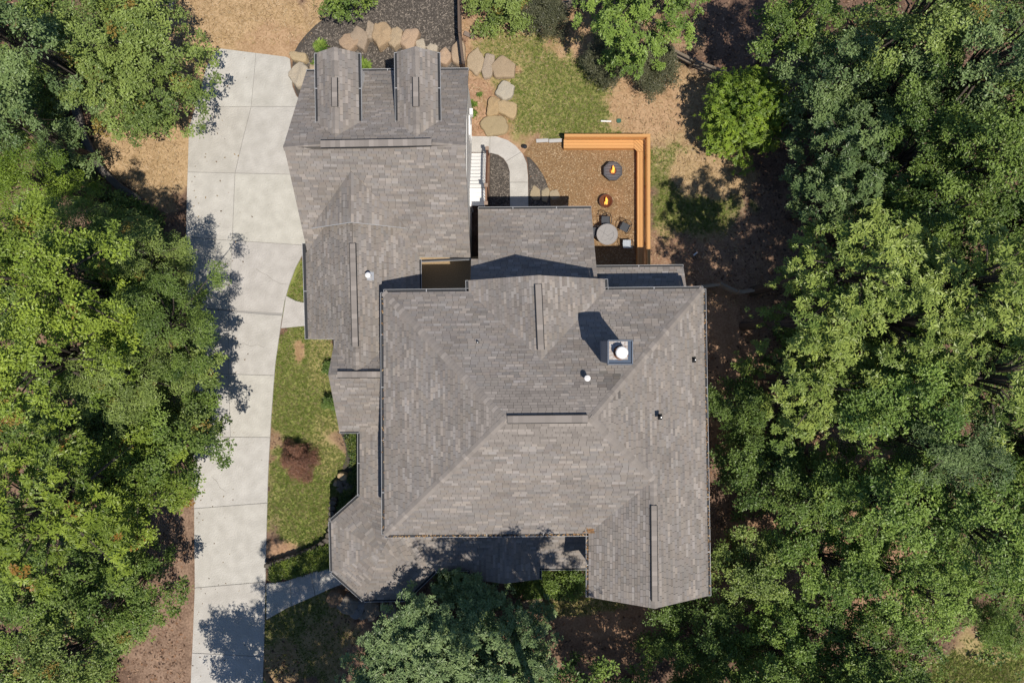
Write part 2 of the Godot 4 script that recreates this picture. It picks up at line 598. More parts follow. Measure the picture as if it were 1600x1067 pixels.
	gr.set_meta("label", "garage roof with two gabled dormers")
	part(field, "shingle_field", M.shingle, gr).set_meta("kind", "stuff")
	var wf := MB.new()
	wf.beam(low_l + Vector3(0, .0, .012), st + Vector3(0, .0, .012), .024, .05); wf.beam(low_r + Vector3(0, .0, .008), st + Vector3(0, .0, .008), .014, .05)
	part(wf, "flashing", M.gutter, gr)
	ridge_vent(gr, P(501, 225.5, 7.14), P(674, 222.5, 7.14), .30)
	hip_caps(gr, b0, P(500, 225.5, 7.12), norm_of(a0, a1, b1), norm_of(c0, c1, b1))
	hip_caps(gr, P(675, 222.5, 7.12), b1, norm_of(a0, a1, b1), norm_of(c0, c1, b1))
	gutter(gr, a0, a1, Vector3.FORWARD, .11); gutter(gr, P(657, 405.5, 4.0), c1, Vector3.BACK, .11)
	for d in [[492, 560, 525, 73, 82], [617, 684, 653, 72, 81]]:
		var dm := Node3D.new()
		dm.name = "dormer"
		house.add_child(dm, true)
		deck = MB.new(); field = MB.new()
		var dh := 6.2
		var l0 := P(d[0] + 3, d[4], dh); var r0 := P(d[1] - 1, d[4], dh)
		var apx := P(d[2], d[3], dh + .55)
		apx.x = (l0.x + r0.x) * .5
		var fz := l0.z
		apx.z = fz
		r0.z = fz
		var asl := (7.12 - 4.0) / (b0.z - a0.z)
		var back_e := a0.z + (dh - 4.0) / asl; var back_r := a0.z + (apx.y - 4.0) / asl
		var l1 := Vector3(l0.x + .05, dh, back_e); var r1 := Vector3(r0.x + .05, dh, back_e); var apb := Vector3(apx.x + .05, apx.y, back_r)
		roof_face(deck, field, [l0, l1, apb, apx]); roof_face(deck, field, [r0, r1, apb, apx])
		var dr := part(deck, "dormer_roof", M.deck, dm)
		part(field, "shingle_field", M.shingle, dr).set_meta("kind", "stuff")
		var f := apx.lerp(apb, .40); var g := apx.lerp(apb, .66)
		ridge_vent(dr, apx.lerp(apb, .34), apx.lerp(apb, .66), .24)
		hip_caps(dr, apx, apx.lerp(apb, .29), norm_of(l0, l1, apb), norm_of(r0, r1, apb))
		hip_caps(dr, apx.lerp(apb, .67), apb, norm_of(l0, l1, apb), norm_of(r0, r1, apb))
		gutter(dr, l0 + Vector3(0, 0, .02), l1, Vector3.LEFT, .12); gutter(dr, r0 + Vector3(0, 0, .02), r1, Vector3.RIGHT, .12)
		var wb := MB.new()
		wb.prism(rect(l0.x + .12, fz + .18, r0.x - .12, back_e), 4.0, dh - .02)
		wb.tri(Vector3(l0.x + .12, dh - .02, fz + .18), Vector3(r0.x - .12, dh - .02, fz + .18), Vector3(apx.x, apx.y - .15, fz + .18), Vector3.FORWARD)
		part(wb, "wall", M.siding, dm)
	# ---- entrance wing: ridge along the house, crossed by a gable at its front end
	deck = MB.new(); field = MB.new()
	var w0 := P(477, 386, 4.05); var w1 := P(481.5, 530, 4.05)
	w0.z = -4.6
	var x0 := -4.35
	var eh := 4.05
	var er0 := Vector3(x0, eh, -3.85); var er1 := Vector3(x0 + .05, eh, -1.4)
	var pWW := slope_from(w0, w1, Vector3(-7, 6, -2), .717); var pWE := slope_from(er0, er1, Vector3(-7, 6, -2), .717)
	var garage_s := slope_from(c0, c1, b1, slope)
	var g0 := P(530, 674, 4.0); var ga0 := P(512, 585, 6.0)
	var wr0 := meet(pWW, pWE, garage_s)
	var ridge_h := wr0.y
	var g1 := Vector3(-5.1, 4.0, g0.z)
	ga0.x = g0.x; ga0.y = ridge_h - .02
	var ga1 := Vector3(-5.1, ga0.y, ga0.z)
	var wr1 := meet(pWW, pWE, Plane(Vector3.BACK, ga0.z))
	var ws := meet(pWW, Plane(Vector3.BACK, w1.z), Plane(Vector3.RIGHT, g0.x + .02))
	var ws2 := meet(pWW, Plane(Vector3.BACK, ga0.z - 1.0), Plane(Vector3.RIGHT, g0.x + .02))
	roof_face(deck, field, [w0, w1, ws, ws2, wr1, wr0, meet(pWW, garage_s, Plane(Vector3.UP, 4.05))])
	roof_face(deck, field, [er0, er1, meet(pWE, Plane(Vector3.UP, eh), Plane(Vector3.BACK, wr1.z)), wr1, wr0, meet(pWE, garage_s, Plane(Vector3.UP, eh + .02))])
	gutter(house, er0, Vector3(x0, eh, -2.2), Vector3.RIGHT, .1)
	roof_face(deck, field, [g0, g1, ga1, ga0])
	var n0 := Vector3(ga0.x, ga0.y - 1.09, ga0.z - 1.52); var n1 := Vector3(-5.1, ga0.y - 1.09, ga0.z - 1.52)
	roof_face(deck, field, [n0, n1, ga1, ga0])
	var wrf := part(deck, "roof", M.deck, house)
	wrf.set_meta("label", "lower roof over the entrance wing beside the driveway")
	part(field, "shingle_field", M.shingle, wrf).set_meta("kind", "stuff")
	ridge_vent(wrf, wr0.lerp(wr1, .30) + Vector3(0, .02, 0), wr0.lerp(wr1, .85) + Vector3(0, .02, 0), .26)
	hip_caps(wrf, wr0.lerp(wr1, .86), wr1, pWW.normal, pWE.normal)
	ridge_vent(wrf, ga0.lerp(ga1, .14) + Vector3(0, .03, 0), ga1 + Vector3(.0, .03, 0), .27)
	gutter(wrf, w0, w1, Vector3.LEFT, .16); gutter(wrf, g0, P(561, 674, 4.0), Vector3.BACK, .09)
	# ---- wrap-around porch roof
	deck = MB.new(); field = MB.new()
	var PE := 3.25
	var k0 := P(562, 673, PE); var k1 := P(562, 775, PE); var k2 := P(517, 815, PE); var k3 := P(519, 893, PE)
	var k4 := P(568, 937, PE); var k5 := P(634, 936, PE); var k6 := P(680, 891, PE); var k7 := P(921, 887, PE)
	var apex := P(596, 862, 4.1)
	var kw := Vector3(-5.12, 4.1, k0.z - .1); var kw2 := Vector3(-5.12, 4.1, 8.0)
	var ks := Vector3(3.8, 4.12, 7.88); var ks0 := Vector3(-5.12, 4.12, 7.88)
	var kc := Vector3(-5.12, 4.1, 7.88)
	roof_face(deck, field, [k1, k0, kw, kc])
	roof_face(deck, field, [k1, kc, apex]); roof_face(deck, field, [k6, kc, apex])
	roof_face(deck, field, [k2, k1, apex]); roof_face(deck, field, [k3, k2, apex]); roof_face(deck, field, [k4, k3, apex])
	roof_face(deck, field, [k5, k4, apex]); roof_face(deck, field, [k6, k5, apex])
	roof_face(deck, field, [k6, k7, ks, kc])
	var pg0 := P(734, 905, PE); var pg1 := P(843, 903, PE); var pga := P(788, 912, PE + .6)
	pga.z = pg0.z; pg1.z = pg0.z
	pga.x = (pg0.x + pg1.x) * .5
	var pgb := Vector3(pga.x, pga.y, pga.z - 2.6); var pgl := Vector3(pg0.x, PE, pg0.z - .55); var pgr := Vector3(pg1.x, PE, pg0.z - .55)
	roof_face(deck, field, [pg0, pgl, pgb, pga]); roof_face(deck, field, [pg1, pgr, pgb, pga])
	var pr := part(deck, "roof", M.deck, house)
	pr.set_meta("label", "wrap-around porch roof with a many-sided corner")
	part(field, "shingle_field", M.shingle, pr).set_meta("kind", "stuff")
	for s in [[k0, k1], [k1, k2], [k2, k3], [k3, k4], [k4, k5], [k5, k6]]:
		var mid: Vector3 = (s[0] + s[1]) * .5
		var dir: Vector3 = (s[1] - s[0]).cross(Vector3.UP)
		if dir.dot(mid - (apex if s[0] != k0 else Vector3(0, 0, 5))) < 0: dir = -dir
		gutter(pr, s[0], s[1], dir, .12)
	gutter(pr, k6, P(733, 889, PE), Vector3.BACK, .10); gutter(pr, P(843, 888, PE), k7, Vector3.BACK, .10)
	gutter(pr, pg0, pgl, Vector3.LEFT, .1); gutter(pr, pg1, pgr, Vector3.RIGHT, .1)
	for c in [[k1, .15], [k2, .2], [k3, .2], [k4, .2], [k5, .2], [k6, .12], [pg0, .1], [pg1, .1]]:
		var q: Vector3 = c[0].lerp(apex, c[1]) if c[0] != pg0 and c[0] != pg1 else c[0] + Vector3(0.2 * (1 if c[0] == pg0 else -1), 0, -.2)
		var post := MB.new()
		post.beam(Vector3(q.x, 0, q.z), Vector3(q.x, 3.1, q.z), .18, .18)
		part(post, "porch_post", M.trim, house)
	var pf := MB.new()
	pf.prism(PackedVector2Array([Vector2(-7.0, 4.2), Vector2(-5.15, 4.2), Vector2(-5.15, 7.9), Vector2(3.7, 7.9), Vector2(3.7, 10.6), Vector2(-3.9, 10.6), Vector2(-5.0, 12.0), Vector2(-7.2, 12.0), Vector2(-8.3, 10.9), Vector2(-8.3, 8.8), Vector2(-7.0, 7.5)]), 0, .22)
	part(pf, "porch_floor", M.kerb, house)
	# ---- back room and the narrow roof beside it
	deck = MB.new(); field = MB.new()
	var f0 := P(747, 327, 3.35); var f1 := P(924, 325, 3.35)
	f1.z = f0.z - .04
	var fb0 := Vector3(f0.x + .1, 5.02, -2.3); var fb1 := Vector3(f1.x + .13, 5.02, -2.3)
	roof_face(deck, field, [f0, f1, fb1, fb0])
	var q0 := P(737, 403, 4.15); var q1 := P(750, 402, 4.15)
	roof_face(deck, field, [P(736, 405, 4.33), P(748, 405, 4.33), Vector3(fb0.x + .2, 5.02, -2.3), Vector3(-1.9, 5.02, -2.3)])
	var fr := part(deck, "roof", M.deck, house)
	fr.set_meta("label", "low-sloped roof of the back room nearest the fire pits")
	part(field, "shingle_field", M.shingle, fr).set_meta("kind", "stuff")
	gutter(fr, f0, f1, Vector3.FORWARD, .11)
	deck = MB.new(); field = MB.new()
	var h0 := P(929, 418, 4.1); var h1 := P(1068, 416.5, 4.1)
	h1.z = h0.z - .04
	roof_face(deck, field, [h0, h1, Vector3(h1.x + .07, 4.1 + .43 * 1.75, h0.z + 1.75), Vector3(h0.x + .02, 4.1 + .43 * 1.75, h0.z + 1.75)])
	var nr := part(deck, "roof", M.deck, house)
	nr.set_meta("label", "narrow shed roof ending at the orange bench")
	part(field, "shingle_field", M.shingle, nr).set_meta("kind", "stuff")
	gutter(nr, h0, h1, Vector3.FORWARD, .10)
	# ---- chimney
	var ch := Node3D.new()
	ch.name = "chimney"
	house.add_child(ch)
	var x_0 := P(950, 532, 10.3).x; var x_1 := P(988, 532, 10.3).x; var z_0 := P(950, 532, 10.3).z; var z_1 := P(950, 569, 10.3).z
	var cs := MB.new()
	cs.prism(rect(x_0 + .02, z_0 + .02, x_1 - .02, z_1 - .02), 7.0, 10.26)
	part(cs, "chimney_shaft", mat(lin(.25, .275, .31), .7), ch)
	var cp := MB.new()
	cp.prism(rect(x_0 - .02, z_0 - .03, x_1 + .02, z_1 + .02), 10.16, 10.30)
	part(cp, "chimney_cap", mat(lin(.045, .075, .13), .45), ch)
	var pan := MB.new()
	var cxm := (x_0 + x_1) * .5; var czm := (z_0 + z_1) * .5
	pan.prism(rect(x_0 + .04, z_0 + .03, x_1 - .17, z_1 - .17), 10.30, 10.325)
	var pn := part(pan, "chimney_pan", mat(lin(.60, .61, .63), .55, noise_tex(.02, 4, lin(.45, .35, .28), lin(1, 1, 1), 333, 256), 1.2), ch)
	var rim := MB.new()
	for r in [[x_0, z_0, x_1, z_0], [x_1, z_0, x_1, z_1], [x_1, z_1, x_0, z_1], [x_0, z_1, x_0, z_0]]:
		rim.beam(Vector3(r[0], 10.34, r[1]), Vector3(r[2], 10.34, r[3]), .04, .06)
	part(rim, "pan_edge", mat(lin(.12, .15, .20), .4), ch)
	var fl := MB.new()
	fl.tube([Vector3(cxm, 10.3, czm), Vector3(cxm, 10.62, czm)], [.17, .17], 20)
	part(fl, "flue", mat(lin(.22, .10, .055), .7), ch)
	var sk := MB.new()
	sk.tube([Vector3(cxm, 10.31, czm), Vector3(cxm, 10.36, czm)], [.30, .19], 20)
	part(sk, "storm_collar", mat(lin(.24, .12, .07), .7, noise_tex(.03, 3, lin(.4, .3, .25), lin(1, 1, 1), 77, 256), 3.0), ch)
	for k in 4:
		var an := TAU * k / 4 + .5
		var lg := MB.new()
		lg.beam(Vector3(cxm + cos(an) * .2, 10.5, czm + sin(an) * .2), Vector3(cxm + cos(an) * .25, 10.78, czm + sin(an) * .25), .03, .05)
		part(lg, "cap_strut", mat(lin(.2, .1, .06), .7), ch)
	var hat := MB.new()
	hat.tube([Vector3(cxm, 10.74, czm), Vector3(cxm, 10.76, czm), Vector3(cxm, 10.80, czm), Vector3(cxm, 10.83, czm)], [.20, .235, .20, .05], 24)
	part(hat, "rain_cap", M.white, ch)
	# ---- pipes through the roofs
	var slope_main := .5
	plumbing_vent(mr, P(577, 431, 5.6) + Vector3(0, -.12, 0), .085, .42, true, Vector3(.58, .81, 0).normalized())
	plumbing_vent(mr, P(916, 590, 8.25) + Vector3(0, -.2, 0), .085, .65, true, nN)
	for q in [[747, 535, 7.5, nN], [1031, 651, 7.95, nE], [1084, 562, 6.75, nE]]:
		plumbing_vent(mr, P(q[0], q[1], q[2]), .04, .3, false, q[3])
	plumbing_vent(mr, P(593.5, 498, 4.95) + Vector3(0, -.2, 0), .04, .4, false, Vector3(.58, .81, 0).normalized())
	# ---- windows, doors and fittings on the walls
	for z in [-.4, 2.2, 5.0]: window(house, Vector3(7.75, 4.9, z), Vector3.RIGHT, 1.0, 1.5)
	for z in [-.4, 2.2, 5.0]: window(house, Vector3(7.75, 1.9, z), Vector3.RIGHT, 1.0, 1.5)
	for x in [-3.5, -1.2, 1.2]:
		window(house, Vector3(x, 5.2, 7.9), Vector3.BACK, 1.0, 1.3)
		window(house, Vector3(x, 1.7, 7.9), Vector3.BACK, 1.0, 1.5)
	window(house, Vector3(5.9, 4.9, 10.75), Vector3.BACK, 1.4, 1.5); window(house, Vector3(5.9, 1.8, 10.75), Vector3.BACK, 1.4, 1.5)
	for x in [-.6, 1.0, 2.6]: window(house, Vector3(x, 1.9, -6.05), Vector3.FORWARD, 1.2, 1.6)
	window(house, Vector3(-2.12, 1.9, -10.6), Vector3.RIGHT, .9, 1.2)
	for z in [-10.4, -7.0]:
		var gd := MB.new()
		gd.box(Transform3D(Basis(), Vector3(-9.56, 1.15, z)), Vector3(.06, 2.3, 2.7))
		part(gd, "garage_door", M.trim, house)
	var lt := MB.new()
	lt.box(Transform3D(Basis(), P(737, 176, 2.6) + Vector3(-.02, 0, 0)), Vector3(.16, .42, .30))
	part(lt, "meter_box", M.white, house)
	# ---- small walled court between garage and main house
	var ct := MB.new()
	ct.prism(rect(-4.6, -4.2, -1.5, -1.7), 2.0, 2.2)
	part(ct, "court_floor", mat(lin(.42, .32, .20), .9, noise_tex(.05, 4, lin(.6, .55, .5), lin(1, 1, 1), 101), .5), house)

# ------------------------------------------------------------------ foliage
var leaf_sets := {}

func leaf(mb: MB, root: Vector3, dir: Vector3, up: Vector3, l: float, w: float, droop: float, col: Color) -> void:
	var s := dir.cross(up).normalized()
	var u := s.cross(dir).normalized()
	var a := root
	var m := root + dir * l * .5
	var t := root + dir * l - u * droop * l
	mb.tri(a, m + s * w * .5 + u * w * .14, t, u, col)
	mb.tri(a, m - s * w * .5 + u * w * .14, t, u, col)

func make_leaf_sets() -> void:
	rng.seed = 77
	for kind in ["rosette", "oak", "fine", "feather", "blade", "hosta"]:
		var mb := MB.new()
		match kind:
			"rosette":
				for i in 10:
					var an := TAU * i / 10.0 + rand_in(-.35, .35)
					var el := rand_in(-.15, .75)
					var d := Vector3(cos(an) * cos(el), sin(el), sin(an) * cos(el))
					leaf(mb, d * .03, d, Vector3.UP, rand_in(.17, .26), rand_in(.075, .10), .22, Color.WHITE.darkened(rand_in(0, .16)))
			"oak":
				for i in 17:
					var d := Vector3(rand_in(-1, 1), rand_in(-.25, .6), rand_in(-1, 1)).normalized()
					var r := Vector3(rand_in(-.2, .2), rand_in(-.08, .1), rand_in(-.2, .2))
					leaf(mb, r, d, (Vector3.UP + Vector3(rand_in(-.5, .5), 0, rand_in(-.5, .5))).normalized(), rand_in(.13, .20), rand_in(.075, .11), .15, Color.WHITE.darkened(rand_in(0, .2)))
			"fine":
				for i in 22:
					var d := Vector3(rand_in(-1, 1), rand_in(-.3, .6), rand_in(-1, 1)).normalized()
					var r := Vector3(rand_in(-.2, .2), rand_in(-.1, .1), rand_in(-.2, .2))
					leaf(mb, r, d, (Vector3.UP + Vector3(rand_in(-.6, .6), 0, rand_in(-.6, .6))).normalized(), rand_in(.11, .19), rand_in(.035, .06), .1, Color.WHITE.darkened(rand_in(0, .25)))
			"feather":
				for i in 16:
					var an := rand_in(-.7, .7)
					var d := Vector3(sin(an), rand_in(-.15, .3), -cos(an)).normalized()
					leaf(mb, Vector3(rand_in(-.04, .04), 0, rand_in(-.16, .06)), d, Vector3.UP, rand_in(.10, .2), rand_in(.03, .05), .1, Color.WHITE.darkened(rand_in(0, .2)))
			"blade":
				for i in 6:
					var d := Vector3(rand_in(-1, 1), .55, rand_in(-1, 1)).normalized()
					leaf(mb, Vector3(rand_in(-.03, .03), 0, rand_in(-.03, .03)), d, Vector3(rand_in(-.4, .4), 1, rand_in(-.4, .4)).normalized(), rand_in(.05, .10), .018, .3, Color.WHITE.darkened(rand_in(0, .3)))
			"hosta":
				for i in 11:
					var an := TAU * i / 11.0 + rand_in(-.2, .2)
					var el := rand_in(.1, .9)
					var d := Vector3(cos(an) * cos(el), sin(el), sin(an) * cos(el))
					leaf(mb, Vector3.ZERO, d, Vector3.UP, rand_in(.34, .5), rand_in(.12, .17), .4, Color.WHITE.darkened(rand_in(0, .15)))
		leaf_sets[kind] = mb.mesh(M.leaf)

func scatter(parent: Node3D, called: String, mesh: Mesh, places: Array, cols: Array) -> MultiMeshInstance3D:
	var mm := MultiMesh.new()
	mm.transform_format = MultiMesh.TRANSFORM_3D
	mm.use_colors = true
	mm.mesh = mesh
	mm.instance_count = places.size()
	for i in places.size():
		mm.set_instance_transform(i, places[i])
		mm.set_instance_color(i, cols[i])
	var o := MultiMeshInstance3D.new()
	o.multimesh = mm
	o.name = called
	parent.add_child(o, true)
	return o

func facing(up: Vector3, turn: float, s: float, at: Vector3) -> Transform3D:
	var x := up.cross(Vector3(cos(turn), 0.13, sin(turn))).normalized()
	var z := x.cross(up).normalized()
	return Transform3D(Basis(x * s, up * s, z * s), at)

const HUES := {
	"yellow": [Color(.380, .490, .064), Color(.135, .215, .032)],
	"orange": [Color(.345, .445, .060), Color(.120, .190, .030)],
	"olive": [Color(.325, .420, .105), Color(.115, .180, .044)],
	"green": [Color(.255, .360, .070), Color(.070, .135, .030)],
	"bright": [Color(.310, .440, .090), Color(.100, .185, .038)],
	"blue": [Color(.260, .360, .130), Color(.078, .145, .055)],
	"pale": [Color(.430, .520, .125), Color(.150, .235, .048)],
	"dark": [Color(.215, .310, .070), Color(.070, .135, .030)],
	"jade": [Color(.360, .470, .200), Color(.130, .215, .090)],
	"lime": [Color(.330, .460, .050), Color(.120, .205, .028)],
	"drab": [Color(.165, .170, .092), Color(.086, .096, .050)],
	"red": [Color(.360, .185, .120), Color(.200, .100, .070)],
}

func crown_tree(called: String, label: String, category: String, group: String, px: float, py: float, rpx: float, top: float, depth: float, hue: String, set_: String, opt := {}) -> Node3D:
	rng.seed = hash(label)
	var hc := top - depth * .5
	var c := P(px, py, hc)
	var R: float = rpx * (CAM_H - hc) / FOCAL
	var root := base(called, Vector3(c.x, 0, c.z), label, category, group)
	var squash: float = opt.get("squash", 1.0)
	var g := P(px, py, hc)
	var gpx := g.x * FOCAL / CAM_H + 800.0
	var gpy := g.z * FOCAL / CAM_H + 533.5
	if opt.has("foot"):
		gpx = opt.foot[0]; gpy = opt.foot[1]
	elif gpx > 270 and gpx < 430 and py > 60: gpx = 268.0
	root.position = P(gpx, gpy)
	var cc := Vector3(c.x, 0, c.z) - root.position
	var tr := MB.new()
	var t_r: float = clampf(top * .015, .025, .2)
	var mid := Vector3(cc.x, hc, cc.z)
	tr.tube([Vector3(0, -.05, 0), mid * .4 + Vector3(rand_in(-.1, .1), 0, rand_in(-.1, .1)), mid, Vector3(cc.x, top - depth * .2, cc.z)], [t_r * 1.3, t_r, t_r * .7, t_r * .2], 8)
	var places := []
	var cols := []
	var nl := int(opt.get("lobes", clampf(12.0 + R * R * 2.0, 10, 60)))
	var dens: float = opt.get("dens", 7.0)
	var sz: float = opt.get("size", .8)
	var hot: Color = HUES[hue][0]
	var cool: Color = HUES[hue][1]
	var nz := FastNoiseLite.new()
	nz.seed = hash(label) % 10000
	nz.frequency = .55
	var skirt: int = opt.get("skirt", nl / 2 if top > 4.0 else 0)
	for i in nl + skirt:
		var low := i >= nl
		var rr := sqrt((i + .5) / nl) if not low else sqrt(rand_in(.05, .8))
		var an := i * 2.39996 + rand_in(-.4, .4)
		rr = clampf(rr + rand_in(-.09, .09), 0.0, 1.0)
		var lr := minf(R * rand_in(.19, .34) * (1.0 if R > 2 else 1.15), 1.25)
		var wob := 1.0 + .5 * nz.get_noise_2d(cos(an) * 3.0 + 40.0, sin(an) * 3.0)
		var lx := cos(an) * rr * (R * wob - lr * .5)
		var lz := sin(an) * rr * (R * wob - lr * .5) * squash
		var lift := sqrt(maxf(0.0, 1.0 - rr * rr * .92))
		var ly := hc + depth * (lift - .5) * rand_in(.5, 1.15) - lr * .45
		if rng.randf() < .30: ly -= depth * rand_in(.2, .5)
		var cen := Vector3(cc.x, 0, cc.z)
		if low:
			ly = hc * rand_in(.30, .80)
			cen *= ly / hc
		ly = maxf(ly, .25 + lr * .3)
		var lc := Vector3(lx, ly, lz) + cen
		var branch := mid.lerp(lc, .45) + Vector3(0, -.25 * lr, 0)
		tr.tube([mid * (.75 if top > 4 and not low else .35), branch, lc + Vector3(0, lr * .25, 0)], [t_r * .34, t_r * .22, t_r * .06], 5)
		var tint := rand_in(0, 1)
		var n := int(dens * lr * lr * (.6 if low else 1.0) * rand_in(.8, 1.1)) + 3
		for j in n:
			# a tuft of leaf sprays at the end of a twig
			var dy := rand_in(-.3, 1.0)
			var da := rand_in(0, TAU)
			var hr := sqrt(maxf(0.0, 1.0 - dy * dy))
			var d := Vector3(cos(da) * hr, dy, sin(da) * hr)
			var q := lc + Vector3(d.x, d.y * .7, d.z) * lr * sqrt(rand_in(.3, 1.15))
			if nz.get_noise_3d(q.x * 2.2, q.y * 2.2, q.z * 2.2) < -.33: continue
			var tone := clampf(tint * .5 + rand_in(0, .5), 0, 1)
			var aim := Vector3(rand_in(-.55, .55), 0, rand_in(-.55, .55))
			var autumn := rng.randf()
			for k in int(opt.get("tuft", 7)):
				var o := Vector3(rng.randfn(0, .155), rng.randfn(0, .07), rng.randfn(0, .155)) * (sz / .8)
				var up := (d * .45 + o * 1.8 + aim + Vector3(rand_in(-.3, .3), .85, rand_in(-.3, .3))).normalized()
				places.append(facing(up, rand_in(0, TAU), sz * rand_in(.65, 1.2), q + o))
				var col := cool.lerp(hot, clampf(tone + rand_in(-.1, .2), 0, 1))
				if hue == "orange" and autumn < .06 and rng.randf() < .6: col = Color(.34, .19, .04)
				elif hue in ["yellow", "olive"] and autumn < .04 and rng.randf() < .6: col = Color(.30, .22, .05)
				cols.append(col)
	part(tr, "trunk", M.bark, root)
	scatter(root, "crown", leaf_sets[set_], places, cols).set_meta("kind", "stuff")
	return root

func shrub(called: String, label: String, group: String, px: float, py: float, rpx: float, top: float, hue: String, set_: String, opt := {}) -> Node3D:
	return crown_tree(called, label, "shrub", group, px, py, rpx, top, top * .85, hue, set_, opt)

# ------------------------------------------------------------------ ground
func build_ground() -> void:
	var g := MB.new()
	g.prism(rect(-260, -260, 260, 260), -.4, -.02)
	setting(g, "ground", M.litter)
	# the yard: bare soil, straw, grass and bark litter as they lie, on one sheet of 70 by 48 m
	var cw := 520; var chh := 357
	var nz := FastNoiseLite.new()
	nz.seed = 4; nz.frequency = .012; nz.fractal_octaves = 4
	var nz2 := FastNoiseLite.new()
	nz2.seed = 9; nz2.frequency = .03; nz2.fractal_octaves = 3
	# kind: 1 clay, 2 straw, 3 grass, 4 bark
	var zones := [
		[4, 1175, 420, 110, 150, .8], [4, 1150, 620, 60, 160, .7], [4, 255, 850, 90, 340, 1.0], [4, 150, 650, 160, 420, .6],
		[2, 330, 20, 190, 130, 1.0], [2, 235, 220, 90, 110, 1.0], [2, 400, 40, 120, 60, .9], [1, 430, 70, 60, 40, .5], [2, 560, 40, 60, 60, .5],
		[2, 480, 700, 80, 220, .4], [3, 478, 600, 68, 120, 1.0], [3, 480, 770, 75, 110, 1.0], [3, 455, 450, 40, 60, 1.0], [1, 466, 548, 11, 20, .8], [1, 435, 855, 34, 14, .8], [2, 505, 690, 26, 50, .3], [2, 505, 560, 30, 50, .35],
		[3, 470, 990, 90, 90, .55], [1, 440, 1040, 40, 40, .5], [1, 530, 1000, 60, 60, .4],
		[1, 850, 130, 220, 130, .9], [2, 900, 80, 190, 80, .5], [3, 870, 150, 112, 82, .8], [3, 930, 180, 70, 50, .5], [3, 790, 80, 60, 35, .6], [1, 760, 190, 40, 60, .6],
		[2, 1040, 170, 90, 90, .95], [1, 1010, 160, 60, 60, .5], [3, 1040, 260, 70, 45, .6], [3, 1085, 320, 85, 55, .8], [2, 1120, 265, 75, 48, .9], [1, 1060, 400, 90, 50, .5], [1, 1150, 480, 70, 140, .35],
		[1, 1140, 600, 45, 130, .4], [1, 1330, 690, 90, 50, .9], [1, 1290, 880, 200, 130, .75], [1, 1400, 330, 60, 80, .8], [1, 1130, 500, 30, 60, .8],
		[1, 930, 960, 110, 40, .6], [1, 920, 1020, 100, 60, .35], [3, 900, 945, 70, 16, .5],
		[3, 1540, 1040, 90, 50, 1.0], [2, 1530, 1010, 50, 30, .6],
	]
	var maps := []
	for k in 5:
		var b := PackedByteArray()
		b.resize(cw * chh)
		maps.append(b)
	for y in chh:
		for x in cw:
			var ppx := x * 4.0 - 240.0
			var ppy := y * 4.0 - 180.0
			var w := [0.0, 0.0, 0.0, 0.0, 0.0]
			var nA := nz.get_noise_2d(ppx, ppy) * 1.1 + nz2.get_noise_2d(ppx, ppy) * .7
			for z in zones:
				var dx: float = (ppx - z[1]) / z[3]
				var dy: float = (ppy - z[2]) / z[4]
				var d := dx * dx + dy * dy
				if d > 2.2: continue
				d = sqrt(d) + nA * .35
				var a: float = smoothstep(1.12, .72, d) * z[5]
				if a <= 0.0: continue
				for k in 5: w[k] *= 1.0 - a
				w[z[0]] += a
			for k in range(1, 5):
				maps[k][y * cw + x] = int(clampf(w[k], 0, 1) * 255)
	var W := 1600; var H := 1098
	var up := []
	for k in range(1, 5):
		var im := Image.create_from_data(cw, chh, false, Image.FORMAT_L8, maps[k])
		im.resize(W, H, Image.INTERPOLATE_CUBIC)
		up.append(im.get_data())
	grass_map = maps[3]; straw_map = maps[2]; clay_map = maps[1]
	var f1 := FastNoiseLite.new(); f1.seed = 3; f1.frequency = .35; f1.fractal_octaves = 2
	var f2 := FastNoiseLite.new(); f2.seed = 5; f2.frequency = .06; f2.fractal_octaves = 4
	var f3 := FastNoiseLite.new(); f3.seed = 6; f3.frequency = .02; f3.fractal_octaves = 3
	var d1 := f1.get_image(W, H, false, false, false).get_data()
	var d2 := f2.get_image(W, H, false, false, false).get_data()
	var d3 := f3.get_image(W, H, false, false, false).get_data()
	var lo := [Vector3(.105, .068, .050), Vector3(.30, .175, .105), Vector3(.33, .225, .12), Vector3(.145, .180, .044), Vector3(.155, .102, .074)]
	var hi := [Vector3(.215, .142, .105), Vector3(.48, .31, .20), Vector3(.52, .37, .22), Vector3(.275, .290, .095), Vector3(.34, .235, .170)]
	var out := PackedByteArray()
	out.resize(W * H * 3)
	var gam := PackedByteArray()
	gam.resize(1025)
	for i in 1025: gam[i] = int(clampf(Color(i / 1024.0, 0, 0).linear_to_srgb().r, 0, 1) * 255.0)
	for i in W * H:
		var n1 := d1[i] / 255.0
		var n2 := d2[i] / 255.0
		var n3 := d3[i] / 255.0
		var a1: float = up[0][i] / 255.0
		var a2: float = up[1][i] / 255.0
		var a3: float = up[2][i] / 255.0
		var a4: float = up[3][i] / 255.0
		var a0 := maxf(0.0, 1.0 - a1 - a2 - a3 - a4)
		var t := clampf((n1 - .5) * 1.5 + (n2 - .5) * .9 + (n3 - .5) * .5 + .5, 0.0, 1.0)
		var c: Vector3 = lo[0].lerp(hi[0], t) * a0 + lo[1].lerp(hi[1], t) * a1 + lo[2].lerp(hi[2], t) * a2 + lo[3].lerp(hi[3], t) * a3 + lo[4].lerp(hi[4], t) * a4
		out[i * 3] = gam[int(clampf(c.x, 0, 1) * 1024)]
		out[i * 3 + 1] = gam[int(clampf(c.y, 0, 1) * 1024)]
		out[i * 3 + 2] = gam[int(clampf(c.z, 0, 1) * 1024)]
	var tex := ImageTexture.create_from_image(Image.create_from_data(W, H, false, Image.FORMAT_RGB8, out))
